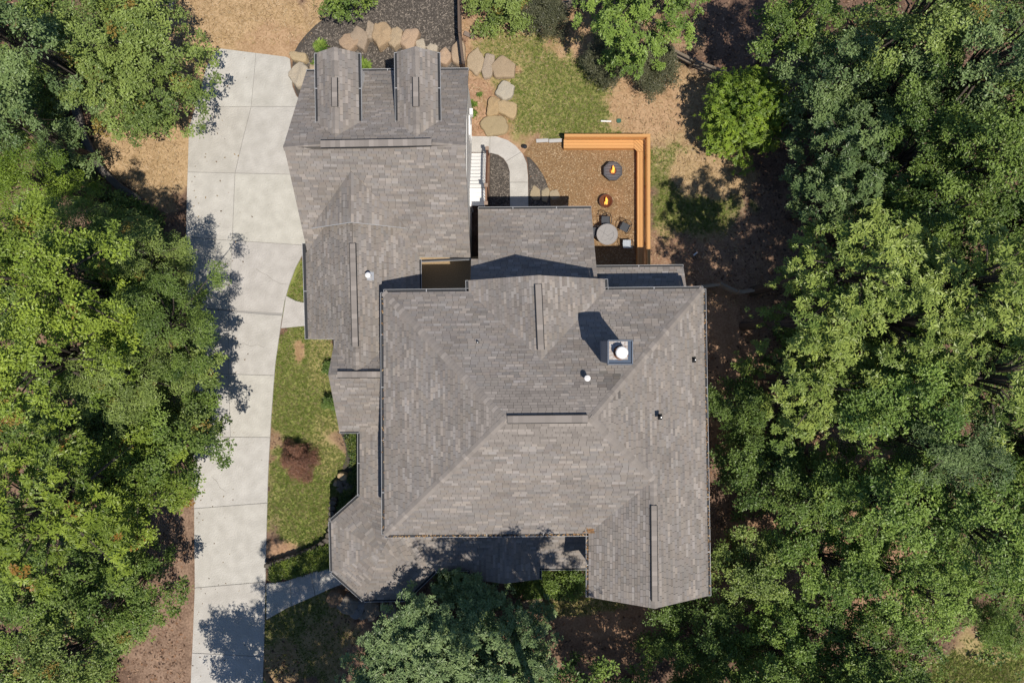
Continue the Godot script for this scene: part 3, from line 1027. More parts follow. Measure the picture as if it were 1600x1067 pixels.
	var hw := 1040.0 * CAM_H / FOCAL; var hh := 713.5 * CAM_H / FOCAL
	var st := SurfaceTool.new()
	st.begin(Mesh.PRIMITIVE_TRIANGLES)
	st.set_normal(Vector3.UP)
	for q in [[0, 0], [1, 0], [1, 1], [0, 0], [1, 1], [0, 1]]:
		st.set_uv(Vector2(q[0], q[1]))
		st.add_vertex(Vector3(lerpf(-hw, hw, q[0]), 0, lerpf(-hh, hh, q[1])))
	var ym := StandardMaterial3D.new()
	ym.albedo_texture = tex
	ym.roughness = .96
	ym.metallic_specular = .2
	ym.cull_mode = BaseMaterial3D.CULL_DISABLED
	st.set_material(ym)
	var yo := MeshInstance3D.new()
	yo.mesh = st.commit()
	yo.name = "yard_ground"
	add_child(yo)
	yo.set_meta("kind", "structure")

var grass_map: PackedByteArray
var straw_map: PackedByteArray
var clay_map: PackedByteArray

func map_at(m: PackedByteArray, px: float, py: float) -> float:
	var x := clampi(int((px + 240.0) / 4.0), 0, 519); var y := clampi(int((py + 180.0) / 4.0), 0, 356)
	return m[y * 520 + x] / 255.0

func slabs(called: String, outline: PackedVector2Array, cells: Array, y1: float, gap := .012) -> Node3D:
	var root := Node3D.new()
	root.name = numbered(called)
	add_child(root)
	root.set_meta("kind", "structure")
	var bed := MB.new()
	bed.prism(outline, .002, y1 - .035, Color(.28, .27, .26))
	part(bed, "joint_fill", M.kerb, root)
	for cell in cells:
		for piece in Geometry2D.intersect_polygons(outline, cell):
			var shr := Geometry2D.offset_polygon(piece, -gap)
			for s in shr:
				if Geometry2D.is_polygon_clockwise(s): continue
				var mb := MB.new()
				var t := rand_in(.93, 1.03)
				mb.prism(s, .003, y1, Color(t, t * rand_in(.985, 1.0), t * rand_in(.96, 1.0)), .008)
				part(mb, "slab", M.concrete, root)
	return root

func build_paving() -> void:
	rng.seed = 12
	var drive := poly([345, 76, 447, 89, 453, 92, 455, 110, 457, 135, 463, 150, 478, 165, 508, 175, 508, 392, 476, 392, 462, 418, 452, 445, 445, 470, 440, 500, 430, 570, 424, 650, 419, 740, 416, 850, 414, 960, 412, 1030, 410, 1085, 297, 1085, 300, 1020, 304, 920, 303, 790, 301, 640, 296, 520, 290, 400, 291, 330, 295, 200, 312, 145, 322, 105, 333, 84])
	var vline := [[402, -10], [400, 85], [393, 165], [376, 232], [367, 272], [363, 375], [358, 470], [357, 585], [360, 683]]
	var hl := [[167, 167], [269, 273], [371, 383], [480, 491], [582, 586], [682, 683], [795, 785], [919, 908], [1019, 1026]]
	var cells := []
	var vx := func(py: float) -> float:
		for i in range(1, vline.size()):
			if py <= vline[i][1]:
				var t: float = (py - vline[i - 1][1]) / (vline[i][1] - vline[i - 1][1])
				return lerpf(vline[i - 1][0], vline[i][0], t)
		return 360.0
	for i in hl.size() + 1:
		var tl: float = -20.0 if i == 0 else hl[i - 1][0]; var tr: float = -20.0 if i == 0 else hl[i - 1][1]
		var bl: float = 1200.0 if i == hl.size() else hl[i][0]; var br: float = 1200.0 if i == hl.size() else hl[i][1]
		var xl := 290.0; var xr := 420.0 if i > 3 else 470.0
		var side := func(x: float, l: float, r: float) -> float: return l + (r - l) * (x - xl) / (xr - xl)
		if i <= 5:
			var left := [200, side.call(200.0, tl, tr)]; var right := []
			var n := 5
			var pts := []
			for k in n + 1:
				var yy := lerpf(side.call(362.0, tl, tr), side.call(362.0, bl, br), float(k) / n)
				pts.append([vx.call(yy), yy])
			right = [pts[0][0], pts[0][1], 600, side.call(600.0, tl, tr), 600, side.call(600.0, bl, br)]
			for k in pts.size():
				left.append_array([pts[k][0], pts[k][1]])
			for k in range(pts.size() - 1, 0, -1):
				right.append_array([pts[k][0], pts[k][1]])
			left.append_array([200, side.call(200.0, bl, br)])
			cells.append(poly(left)); cells.append(poly(right))
		else:
			cells.append(poly([200, side.call(200.0, tl, tr), 600, side.call(600.0, tl, tr), 600, side.call(600.0, bl, br), 200, side.call(200.0, bl, br)]))
	var dw := slabs("driveway", drive, cells, .06)
	for ck in [[[400, 420], [408, 426], [416, 429], [425, 437], [437, 443], [447, 444]], [[372, 540], [380, 536], [391, 541], [402, 538], [412, 543]], [[330, 745], [338, 752], [343, 762], [352, 768]]]:
		var cm := MB.new()
		for i in ck.size() - 1:
			cm.beam(P(ck[i][0], ck[i][1], .0605), P(ck[i + 1][0], ck[i + 1][1], .0605), .014, .002)
		part(cm, "crack", mat(lin(.22, .20, .18), .95), dw)
	var side_walk := poly([447, 462, 462, 470, 480, 474, 520, 474, 520, 509, 480, 509, 439, 513])
	slabs("side_walk", side_walk, [rect(-60, -60, 60, 60)], .07)
	var walk := poly([735, 213, 775, 213, 793, 219, 806, 228, 817, 241, 823, 255, 825, 275, 826, 345, 797, 345, 796, 268, 793, 257, 787, 248, 778, 242, 764, 239, 735, 238])
	slabs("back_walk", walk, [poly([700, 190, 766, 190, 765, 260, 700, 260]), poly([766, 190, 860, 190, 860, 205, 814, 238, 788, 254, 765, 262]), poly([814, 238, 860, 205, 860, 285, 760, 285, 788, 254]), poly([760, 285, 860, 285, 860, 360, 760, 360])], .06)
	var fw := poly([416, 911, 445, 908, 487, 894, 530, 878, 560, 890, 548, 908, 520, 918, 480, 936, 450, 949, 416, 968])
	slabs("front_walk", fw, [poly([400, 860, 452, 860, 457, 1000, 400, 1000]), poly([452, 860, 479, 860, 506, 1000, 457, 1000]), poly([479, 860, 600, 860, 600, 1000, 506, 1000])], .055)
	# planted and mulched beds
	var g1 := MB.new()
	g1.prism(smoothed(poly([457, 86, 470, 62, 500, 32, 535, 10, 575, -4, 640, -18, 719, -22, 721, 60, 726, 112, 690, 130, 480, 130, 478, 168, 462, 148, 457, 120]), 1), .001, .022)
	setting(g1, "gravel_bed", M.gravel)
	var g2 := MB.new()
	g2.prism(poly([766, 238, 778, 243, 787, 249, 793, 258, 796, 270, 797, 340, 764, 340]), .001, .03)
	setting(g2, "gravel_bed", M.gravel)
	var g3 := MB.new()
	g3.prism(smoothed(poly([822, 240, 842, 262, 855, 285, 861, 318, 861, 345, 826, 345, 826, 262]), 1), .001, .03)
	setting(g3, "gravel_bed", M.gravel)
	var g5 := MB.new()
	g5.prism(smoothed(poly([530, 655, 546, 672, 552, 690, 556, 720, 548, 742, 534, 760, 533, 735, 542, 712, 538, 690, 528, 668]), 1), .001, .025)
	setting(g5, "gravel_bed", M.gravel)
	var pt := MB.new()
	pt.prism(poly([818, 240, 836, 218, 885, 217, 890, 236, 996, 236, 1000, 425, 920, 425, 920, 340, 862, 340, 860, 315, 853, 284, 840, 260]), .001, .026)
	setting(pt, "wood_chip_patio", M.chips)

func chip_mesh(l: float, w: float) -> Mesh:
	var mb := MB.new()
	mb.quad(Vector3(-l, .004, -w), Vector3(l, .012, -w * .7), Vector3(l * .9, .004, w), Vector3(-l * .9, .014, w * .8), Vector3.UP)
	mb.quad(Vector3(-l, -.006, -w), Vector3(l, 0, -w * .7), Vector3(l, .012, -w * .7), Vector3(-l, .004, -w), Vector3.FORWARD)
	mb.quad(Vector3(-l * .9, -.006, w), Vector3(l * .9, 0, w), Vector3(l * .9, .004, w), Vector3(-l * .9, .014, w * .8), Vector3.BACK)
	return mb.mesh(M.chip_bits)

func scatter_bits(called: String, label: String, category: String, mesh: Mesh, n: int, where: Callable, y: float, pal: Array, tilt := .5) -> void:
	var places := []; var cols := []
	var guard := 0
	while places.size() < n and guard < n * 12:
		guard += 1
		var p: Variant = where.call()
		if p == null: continue
		var up := Vector3(rand_in(-tilt, tilt), 1, rand_in(-tilt, tilt)).normalized()
		places.append(facing(up, rand_in(0, TAU), rand_in(.55, 1.4), P(p.x, p.y) + Vector3(0, y, 0)))
		var a: Color = pal[rng.randi() % pal.size()]
		cols.append(a.darkened(rand_in(0, .3)))
	var o := scatter(self, called, mesh, places, cols)
	tag(o, label, category, "", "stuff")

func build_ground_cover() -> void:
	rng.seed = 31
	var pg := PackedVector2Array([Vector2(823, 239), Vector2(836, 220), Vector2(995, 237), Vector2(995, 418), Vector2(927, 418), Vector2(925, 322), Vector2(864, 318), Vector2(855, 284), Vector2(840, 260)])
	var inp := func(pl: PackedVector2Array, x0: float, y0: float, x1: float, y1: float) -> Variant:
		var q := Vector2(rand_in(x0, x1), rand_in(y0, y1))
		return q if Geometry2D.is_point_in_polygon(q, pl) else null
	scatter_bits("wood_chips", "tan wood chips spread round the fire pits", "wood chips", chip_mesh(.034, .014), 12000, func(): return inp.call(pg, 820, 215, 1000, 425), .03, [Color(.42, .28, .15), Color(.34, .22, .115), Color(.56, .43, .28), Color(.38, .25, .135), Color(.27, .165, .085)])
	var gb := PackedVector2Array([Vector2(459, 88), Vector2(502, 36), Vector2(575, 2), Vector2(717, -15), Vector2(719, 60), Vector2(723, 108), Vector2(480, 120)])
	var gb2 := PackedVector2Array([Vector2(767, 241), Vector2(785, 250), Vector2(795, 270), Vector2(795, 330), Vector2(766, 330)])
	var gb3 := PackedVector2Array([Vector2(828, 250), Vector2(845, 270), Vector2(858, 300), Vector2(859, 330), Vector2(828, 330)])
	scatter_bits("gravel", "dark grey mulch pieces in the beds round the garage and walk", "mulch", chip_mesh(.05, .02), 9000, func():
		var r := rng.randf()
		if r < .75: return inp.call(gb, 455, -20, 730, 125)
		return inp.call(gb2, 764, 238, 798, 332) if r < .87 else inp.call(gb3, 826, 245, 862, 332), .026, [Color(.15, .13, .115), Color(.09, .08, .07), Color(.21, .185, .16), Color(.30, .26, .22)])
	var hard := [PackedVector2Array([Vector2(285, 70), Vector2(480, 70), Vector2(480, 390), Vector2(445, 470), Vector2(430, 570), Vector2(421, 700), Vector2(416, 850), Vector2(412, 1100), Vector2(290, 1100)]), PackedVector2Array([Vector2(735, 210), Vector2(830, 210), Vector2(830, 335), Vector2(735, 335)]), PackedVector2Array([Vector2(545, 140), Vector2(720, 140), Vector2(730, 330), Vector2(1020, 430), Vector2(1030, 850), Vector2(560, 850)]), pg, gb]
	var free := func(q: Vector2) -> bool:
		for h in hard:
			if Geometry2D.is_point_in_polygon(q, h): return false
		return true
	scatter_bits("leaf_litter", "brown fallen leaves and bark over the forest floor", "leaf litter", chip_mesh(.07, .035), 36000, func():
		var q := Vector2(rand_in(-60, 1660), rand_in(-60, 1130))
		if map_at(grass_map, q.x, q.y) > .3 or map_at(straw_map, q.x, q.y) > .4 or map_at(clay_map, q.x, q.y) > rand_in(.1, .9) or not free.call(q): return null
		return q, .006, [Color(.26, .16, .11), Color(.15, .09, .06), Color(.38, .25, .17), Color(.10, .065, .05), Color(.30, .17, .10)])
	scatter_bits("straw", "dry tan grass lying over the bare soil", "dry grass", chip_mesh(.09, .011), 14000, func():
		var q := Vector2(rand_in(150, 1250), rand_in(-20, 480))
		if maxf(map_at(straw_map, q.x, q.y), map_at(clay_map, q.x, q.y) * .5) < rng.randf() or not free.call(q): return null
		return q, .008, [Color(.52, .38, .21), Color(.40, .28, .15), Color(.60, .46, .30), Color(.30, .20, .11)])
	var dpl := hard[0] as PackedVector2Array
	scatter_bits("driveway_leaves", "dry leaves dropped along the driveway's tree side", "fallen leaves", chip_mesh(.035, .02), 150, func():
		var q := Vector2(300 + absf(rng.randfn(0, 38)), rand_in(90, 1060))
		return q if Geometry2D.is_point_in_polygon(q, dpl) else null, .066, [Color(.20, .13, .08), Color(.12, .08, .05), Color(.30, .22, .12)])
	# fallen leaves caught in the gutters and the valley of the main roof
	var places := []; var cols := []
	for e in [[P(603, 836, 6.5), P(918, 833, 6.5), 150], [P(1097, 455, 6.5), P(1107, 928, 6.5), 170], [P(920, 838, 6.5), P(920, 930, 6.5), 40], [P(600, 460, 6.5), P(601, 830, 6.5), 40]]:
		for i in e[2]:
			var t := rng.randf()
			places.append(facing(Vector3(rand_in(-.4, .4), 1, rand_in(-.4, .4)).normalized(), rand_in(0, TAU), rand_in(.4, .8), e[0].lerp(e[1], t) + Vector3(rand_in(-.05, .05), .02 + rand_in(-.04, .0), rand_in(-.05, .05)) + (Vector3(.07, 0, 0) if e[2] == 170 else (Vector3(0, 0, .06) if e[2] == 150 else Vector3(-.06, 0, 0)))))
			cols.append([Color(.30, .18, .09), Color(.18, .11, .06), Color(.42, .30, .17)][rng.randi() % 3])
	for i in 60:
		places.append(facing(Vector3(rand_in(-.4, .4), 1, rand_in(-.4, .4)).normalized(), rand_in(0, TAU), rand_in(.5, 1.0), P(924 + rng.randfn(0, 5), 832 - absf(rng.randfn(0, 4)), 6.58) + Vector3(0, .05, 0)))
		cols.append([Color(.34, .19, .09), Color(.22, .13, .07)][rng.randi() % 2])
	tag(scatter(self, "fallen_leaves", chip_mesh(.06, .03), places, cols), "brown fallen leaves caught in the main roof's gutters and valley", "fallen leaves", "", "stuff")
	var bl: Mesh = leaf_sets["blade"]
	scatter_bits("grass", "short patchy green grass of the lawns", "grass", bl, 46000, func():
		var q := Vector2(rand_in(400, 1600), rand_in(30, 1067))
		if map_at(grass_map, q.x, q.y) < rand_in(.2, 1.0) or not free.call(q): return null
		return q, .0, [Color(.23, .31, .06), Color(.29, .35, .085), Color(.38, .37, .13), Color(.18, .26, .05), Color(.48, .42, .22)], .3)

# ------------------------------------------------------------------ rocks
func rock(label: String, group: String, px: float, py: float, rx: float, ry: float, turn: float, h: float, col: Color, seed_: int, category := "boulder", called := "boulder") -> void:
	rng.seed = seed_
	var k := (CAM_H - h * .6) / FOCAL
	var c := P(px, py, h * .6)
	var nz := FastNoiseLite.new()
	nz.seed = seed_; nz.frequency = .9; nz.fractal_octaves = 3
	var st := SurfaceTool.new()
	st.begin(Mesh.PRIMITIVE_TRIANGLES)
	var sides := 26
	var rings := [[1.06, -.06], [1.05, h * .35], [1.0, h * .75], [.95, h * .92], [.86, h * .985], [.5, h], [.22, h * 1.01]]
	var cor := []
	var nc := 4 + rng.randi() % 3
	for i in nc: cor.append([TAU * (i + rand_in(-.28, .28)) / nc, rand_in(.86, 1.1)])
	for r in rings:
		for s in sides:
			var an := TAU * s / sides
			var rad := 9.0
			for q in cor:  # a polygon-like outline from a few cutting lines
				var dd := cos(an - q[0])
				if dd > .15: rad = minf(rad, q[1] / dd)
			rad = minf(rad, 1.25)
			var p: Vector2 = Vector2(cos(an) * rx, sin(an) * ry) * rad * float(r[0])
			p *= 1.0 + .10 * nz.get_noise_2d(cos(an) * 2.0 + r[1], sin(an) * 2.0)
			p = p.rotated(turn) * k
			var y: float = r[1] + (nz.get_noise_2d(p.x * 2.6, p.y * 2.6) * .22 * h if r[1] > h * .6 else 0.0)
			st.set_smooth_group(0)
			st.set_color(col)
			st.add_vertex(Vector3(p.x, y, p.y))
	st.set_color(col)
	st.add_vertex(Vector3(0, h * 1.02, 0))
	for r in rings.size() - 1:
		for s in sides:
			var a := r * sides + s; var b := r * sides + (s + 1) % sides; var d := a + sides; var e := b + sides
			for i in [a, d, b, b, d, e]: st.add_index(i)
	var last := (rings.size() - 1) * sides
	for s in sides:
		for i in [last + s, rings.size() * sides, last + (s + 1) % sides]: st.add_index(i)
	st.generate_normals()
	st.set_material(M.stone)
	var o := MeshInstance3D.new()
	o.mesh = st.commit()
	o.name = numbered(called)
	add_child(o)
	o.position = Vector3(c.x, 0, c.z)
	tag(o, label, category, group)

func build_rocks() -> void:
	var tan := Color(.56, .46, .34); var pale := Color(.60, .55, .47); var pink := Color(.53, .41, .31); var grey := Color(.36, .33, .30)
	var gq := "boulders set in the dark bed behind the garage"
	rock("pale flat boulder at the driveway's top right corner", gq, 466, 89, 13, 8, .1, .35, Color(.60, .50, .34), 1)
	rock("cream rounded boulder between driveway and garage corner", gq, 468, 116, 13, 19, .1, .5, pale, 2)
	rock("small tan boulder tucked against the garage's near dormer", gq, 489, 110, 6, 9, 0, .4, tan, 3)
	rock("reddish boulder at the start of the rock arc behind the dormers", gq, 546, 67, 13, 13, .4, .5, pink, 4)
	rock("grey-brown boulder second in the rock arc", gq, 562, 60, 12, 17, -.3, .5, Color(.48, .40, .33), 5)
	rock("narrow grey boulder third in the rock arc", gq, 580, 48, 8, 13, 0, .45, Color(.50, .43, .36), 6)
	rock("largest tan boulder at the crest of the rock arc", gq, 597, 54, 14, 19, .1, .6, Color(.55, .43, .30), 7)
	rock("orange-tan boulder after the crest of the arc", gq, 619, 59, 11, 17, .2, .5, tan, 8)
	rock("pinkish boulder above the other dormer", gq, 640, 60, 13, 16, .3, .5, Color(.60, .46, .35), 9)
	rock("small cream boulder beside the dormer peak", gq, 657, 70, 8, 8, 0, .4, pale, 10)
	rock("small grey-cream boulder at the dormer's corner", gq, 675, 76, 9, 6, .2, .35, pale, 11)
	rock("square pink boulder between dormer and brown fence", gq, 695, 89, 11, 13, 0, .4, Color(.60, .46, .35), 12)
	rock("tall tan boulder touching the brown fence", gq, 716, 84, 10, 18, 0, .4, Color(.58, .46, .35), 13)
	var gs := "flat stones stepping down the back lawn"
	rock("broad tan flat stone just right of the brown fence", gs, 743, 96, 12, 19, .1, .22, Color(.58, .48, .36), 14)
	rock("narrow pale stone with a grey end", gs, 763, 102, 9, 18, .1, .24, Color(.52, .45, .38), 15)
	rock("big stone with white and brown patches", gs, 787, 105, 17, 17, .5, .28, Color(.52, .42, .31), 16)
	rock("whitish rounded stone in the middle of the row", gs, 790, 141, 14, 13, .1, .28, Color(.60, .57, .50), 17)
	rock("tan boulder half of the split pair", gs, 771, 167, 10, 14, .3, .3, Color(.55, .42, .26), 18)
	rock("pale boulder half of the split pair", gs, 793, 170, 16, 12, .2, .3, Color(.60, .48, .31), 19)
	rock("large olive-tan flat stone nearest the curved walk", gs, 772, 196, 19, 14, -.2, .22, Color(.50, .42, .28), 20)
	var gp := "stepping stones beside the curved walk"
	rock("stepping stone next to the curved walk", gp, 836, 302, 8, 10, 0, .10, Color(.52, .45, .33), 21, "stepping stone", "stepping_stone")
	rock("middle stepping stone of the three", gp, 852, 304, 6, 10, 0, .10, Color(.50, .44, .33), 22, "stepping stone", "stepping_stone")
	rock("broken stepping stone at the wood chips", gp, 867, 304, 8, 8, .3, .10, Color(.52, .45, .34), 23, "stepping stone", "stepping_stone")
	rock("small pale stone at the back room's eave", "", 883, 325, 6, 4, 0, .2, Color(.55, .45, .33), 24)
	var gf := "boulders edging the porch corner"
	rock("brown boulder where the front walk meets the porch", gf, 524, 935, 12, 13, .3, .5, Color(.34, .24, .17), 25)
	rock("long grey boulder next in the porch edging", gf, 545, 945, 17, 13, .2, .5, grey, 26)
	rock("angular slate-grey boulder pointing away from the porch", gf, 560, 951, 8, 15, .6, .45, Color(.33, .34, .36), 27)
	rock("small grey boulder in the porch edging", gf, 567, 960, 8, 7, 0, .35, grey, 28)
	rock("broad brown-grey boulder below the porch", gf, 582, 952, 13, 14, 0, .5, Color(.35, .30, .25), 29)
	rock("upright narrow boulder beside the broad one", gf, 600, 951, 7, 13, 0, .5, Color(.33, .29, .25), 30)
	rock("rounded boulder at the edge of the leafy tree", gf, 612, 951, 8, 12, 0, .45, grey, 31)
	rock("cream split rock at the lawn's edge by the porch", "", 535, 744, 7, 6, .3, .45, Color(.66, .52, .34), 32)
	rock("small cream rock below the split rock", "", 525, 755, 4, 4, 0, .3, Color(.6, .48, .33), 33)
	for q in [[540, 752, 34, "dark wall stone below the cream split rock"], [533, 764, 35, "dark wall stone lowest by the lawn's corner"], [545, 760, 36, "dark wall stone nearest the porch post"], [531, 755, 37, "dark wall stone touching the small cream rock"]]:
		rock(q[3], "dark stones in the porch's shade", q[0], q[1], 6, 6, .2, .35, Color(.22, .20, .18), q[2], "stone", "wall_stone")
	rock("pale curved rock in the shade below the porch", "", 830, 940, 15, 6, -.3, .3, Color(.50, .40, .30), 38)
	rock("small grey stone beside the curved rock in the shade", "", 833, 949, 4, 4, 0, .2, Color(.42, .43, .44), 39)
	# dry-stone wall along the lawn's front edge
	var w := base("stone_wall", Vector3.ZERO, "low dark dry-stone wall along the lawn's front edge", "wall")
	var line := [[421, 880], [445, 872], [470, 864], [495, 853], [513, 842], [519, 825], [521, 800], [524, 775]]
	rng.seed = 90
	for i in line.size() - 1:
		var a := P(line[i][0], line[i][1]); var b := P(line[i + 1][0], line[i + 1][1])
		var n := int(a.distance_to(b) / .27)
		for k in n:
			for lvl in 3:
				var q := a.lerp(b, (k + (.5 if lvl % 2 else .1)) / n)
				var mb := MB.new()
				var pl := PackedVector2Array()
				for s in 7:
					var an := TAU * s / 7 + rand_in(-.2, .2)
					pl.append(Vector2(q.x, q.z) + Vector2(cos(an) * .19, sin(an) * .15) * rand_in(.8, 1.1))
				var t := rand_in(.12, .24)
				mb.prism(pl, lvl * .17, lvl * .17 + .16, Color(t, t * .92, t * .83), .03)
				part(mb, "stone", M.stone, w)
	var bed := MB.new()
	bed.prism(smoothed(poly([422, 884, 446, 876, 472, 868, 498, 857, 520, 844, 524, 870, 500, 888, 460, 900, 422, 908]), 1), .0, .42)
	setting(bed, "planting_bed", M.litter)
	var places := []; var cols := []
	for i in 950:
		var t := rng.randf()
		var x := lerpf(424, 522, t)
		var y := lerpf(lerpf(886, 850, t), lerpf(905, 884, t), rng.randf())
		places.append(facing(Vector3(rand_in(-.4, .4), 1, rand_in(-.4, .4)).normalized(), rand_in(0, TAU), rand_in(.45, .8), P(x, y, .5) + Vector3(0, rand_in(-.05, .1), 0)))
		cols.append([Color(.17, .23, .03), Color(.11, .17, .025), Color(.21, .25, .05), Color(.07, .11, .02)][rng.randi() % 4])
	tag(scatter(self, "ground_cover", leaf_sets["oak"], places, cols), "yellow-green ground cover between stone wall and front walk", "ground cover", "", "stuff")
	places = []; cols = []
	for i in 520:
		var y := rand_in(678, 800)
		var x := rand_in(lerpf(541, 556, clampf((y - 678) / 60, 0, 1)) if y < 738 else lerpf(548, 528, (y - 738) / 62), 563 if y < 770 else 545)
		places.append(facing(Vector3(rand_in(-.4, .4), 1, rand_in(-.4, .4)).normalized(), rand_in(0, TAU), rand_in(.45, .85), P(x, y, .2) + Vector3(0, rand_in(-.1, .15), 0)))
		cols.append([Color(.12, .17, .03), Color(.08, .13, .025), Color(.18, .2, .05), Color(.05, .09, .02)][rng.randi() % 4])
	tag(scatter(self, "ground_cover", leaf_sets["oak"], places, cols), "green ground cover strip along the porch's long side", "ground cover", "", "stuff")

# ------------------------------------------------------------------ furniture of the fire-pit corner
func build_bench() -> void:
	var x0 := P(881, 0, .45).x; var zs0 := P(0, 218, .45).z; var zs1 := P(0, 231.5, .45).z
	var xs0 := P(996, 0, .45).x; var xs1 := P(1008, 0, .45).x
	var zb := P(0, 209, .9).z; var xb := P(1016.5, 0, .9).x; var zend := -3.45
	var o := base("corner_bench", Vector3(x0, 0, zb), "long orange-stained L-shaped bench round the wood chip patio", "bench")
	var off := Vector2(x0, zb)
	rng.seed = 44
	var c := func() -> Color:
		var t := rand_in(.93, 1.05)
		return Color(.68 * t, .38 * t, .155 * t)
	var put := func(pl: PackedVector2Array, a: float, b: float, called: String) -> void:
		var q := PackedVector2Array()
		for p in pl: q.append(p - off)
		var mb := MB.new()
		mb.prism(q, a, b, c.call(), .004)
		part(mb, called, M.cedar, o)
	var n := 3
	var bw := (zs1 - zs0) / n
	var cx := xs0 - .18; var cz := zs1 + .18
	for i in n:
		put.call(rect(x0, zs0 + i * bw + .006, cx, zs0 + (i + 1) * bw - .006), .41, .45, "seat_board")
	var bx := (xs1 - xs0) / n
	for i in n:
		put.call(rect(xs0 + i * bx + .006, cz, xs0 + (i + 1) * bx - .006, zend), .41, .45, "seat_board")
	var corner := PackedVector2Array([Vector2(cx + .008, zs0 + .006), Vector2(xs1 - .006, zs0 + .006), Vector2(xs1 - .006, cz - .008), Vector2(xs0 + .006, cz - .008), Vector2(cx + .008, zs1 - .006)])
	var mid := Vector2(xs1, zs0)
	for i in 6:
		var d := Vector2(-1, 1).normalized(); var s := Vector2(1, 1).normalized()
		var r0 := mid + d * (i * .13 + .006); var r1 := mid + d * ((i + 1) * .13 - .006)
		for pl in Geometry2D.intersect_polygons(corner, PackedVector2Array([r0 - s, r0 + s, r1 + s, r1 - s])):
			if pl.size() >= 3: put.call(pl, .41, .45, "seat_board")
	# skirts below the seat, back boards and the cap on top
	put.call(rect(x0 + .02, zs1 - .04, xs0 - .02, zs1 - .01), .03, .405, "skirt_board")
	put.call(rect(xs0 + .01, zs1 + .05, xs0 + .04, zend), .03, .405, "skirt_board")
	put.call(rect(x0 + .0, zs0 + .0, x0 + .02, zs1 - .05), .03, .405, "end_board")
	for k in 3:
		put.call(rect(x0 + .01, zs0 - .035, xs1 + .03, zs0 - .008), .47 + k * .135, .595 + k * .135, "back_board")
		put.call(rect(xs1 + .008, zs0 + .0, xs1 + .035, zend), .47 + k * .135, .595 + k * .135, "back_board")
	put.call(rect(x0, zb, xb, zb + .15), .86, .90, "cap_board")
	put.call(rect(xb - .15, zb + .154, xb, zend), .86, .90, "cap_board")
	for k in 5:
		put.call(rect(lerpf(x0 + .05, xs1 - .3, k / 4.0), zb + .05, lerpf(x0 + .05, xs1 - .3, k / 4.0) + .09, zb + .13), 0, .855, "post")
		var zz := lerpf(zs1 + .4, zend - .2, k / 4.0)
		put.call(rect(xb - .12, zz, xb - .04, zz + .09), 0, .855, "post")

func flame(parent: Node3D, at: Vector3, s: float) -> void:
	var fm := StandardMaterial3D.new()
	fm.albedo_color = lin(.9, .45, .08)
	fm.emission_enabled = true
	fm.emission = lin(1.0, .50, .07)
	fm.emission_energy_multiplier = .45
	var fy := fm.duplicate() as StandardMaterial3D
	fy.emission = lin(1.0, .78, .30)
	var lean := Vector3(0, .75, -1.0)
	for q in [[0, 0, 1.0, 0], [-.07, .05, .6, 0], [.06, .04, .7, 0], [.0, .05, .55, 1]]:
		var b := at + Vector3(q[0] * s, 0, q[1] * s)
		var mb := MB.new()
		var pts := []; var rad := []
		for i in 8:
			var t := i / 7.0
			pts.append(b + lean * t * .42 * s * q[2] + Vector3(sin(t * 5.0 + q[0] * 40.0) * .025 * s, 0, 0))
			rad.append(.095 * s * q[2] * sin(PI * pow(minf(t * .82 + .22, 1.0), 1.3)) + .002)
		mb.tube(pts, rad, 8)
		part(mb, "flame", fy if q[3] else fm, parent)
	var l := OmniLight3D.new()
	l.name = "flame_glow"
	l.light_color = Color(1.0, .6, .25)
	l.light_energy = .25
	l.light_size = .15
	l.omni_range = 12.0
	l.omni_attenuation = 2.0
	l.shadow_enabled = true
	l.position = at + Vector3(0, .5, -.2)
	parent.add_child(l)

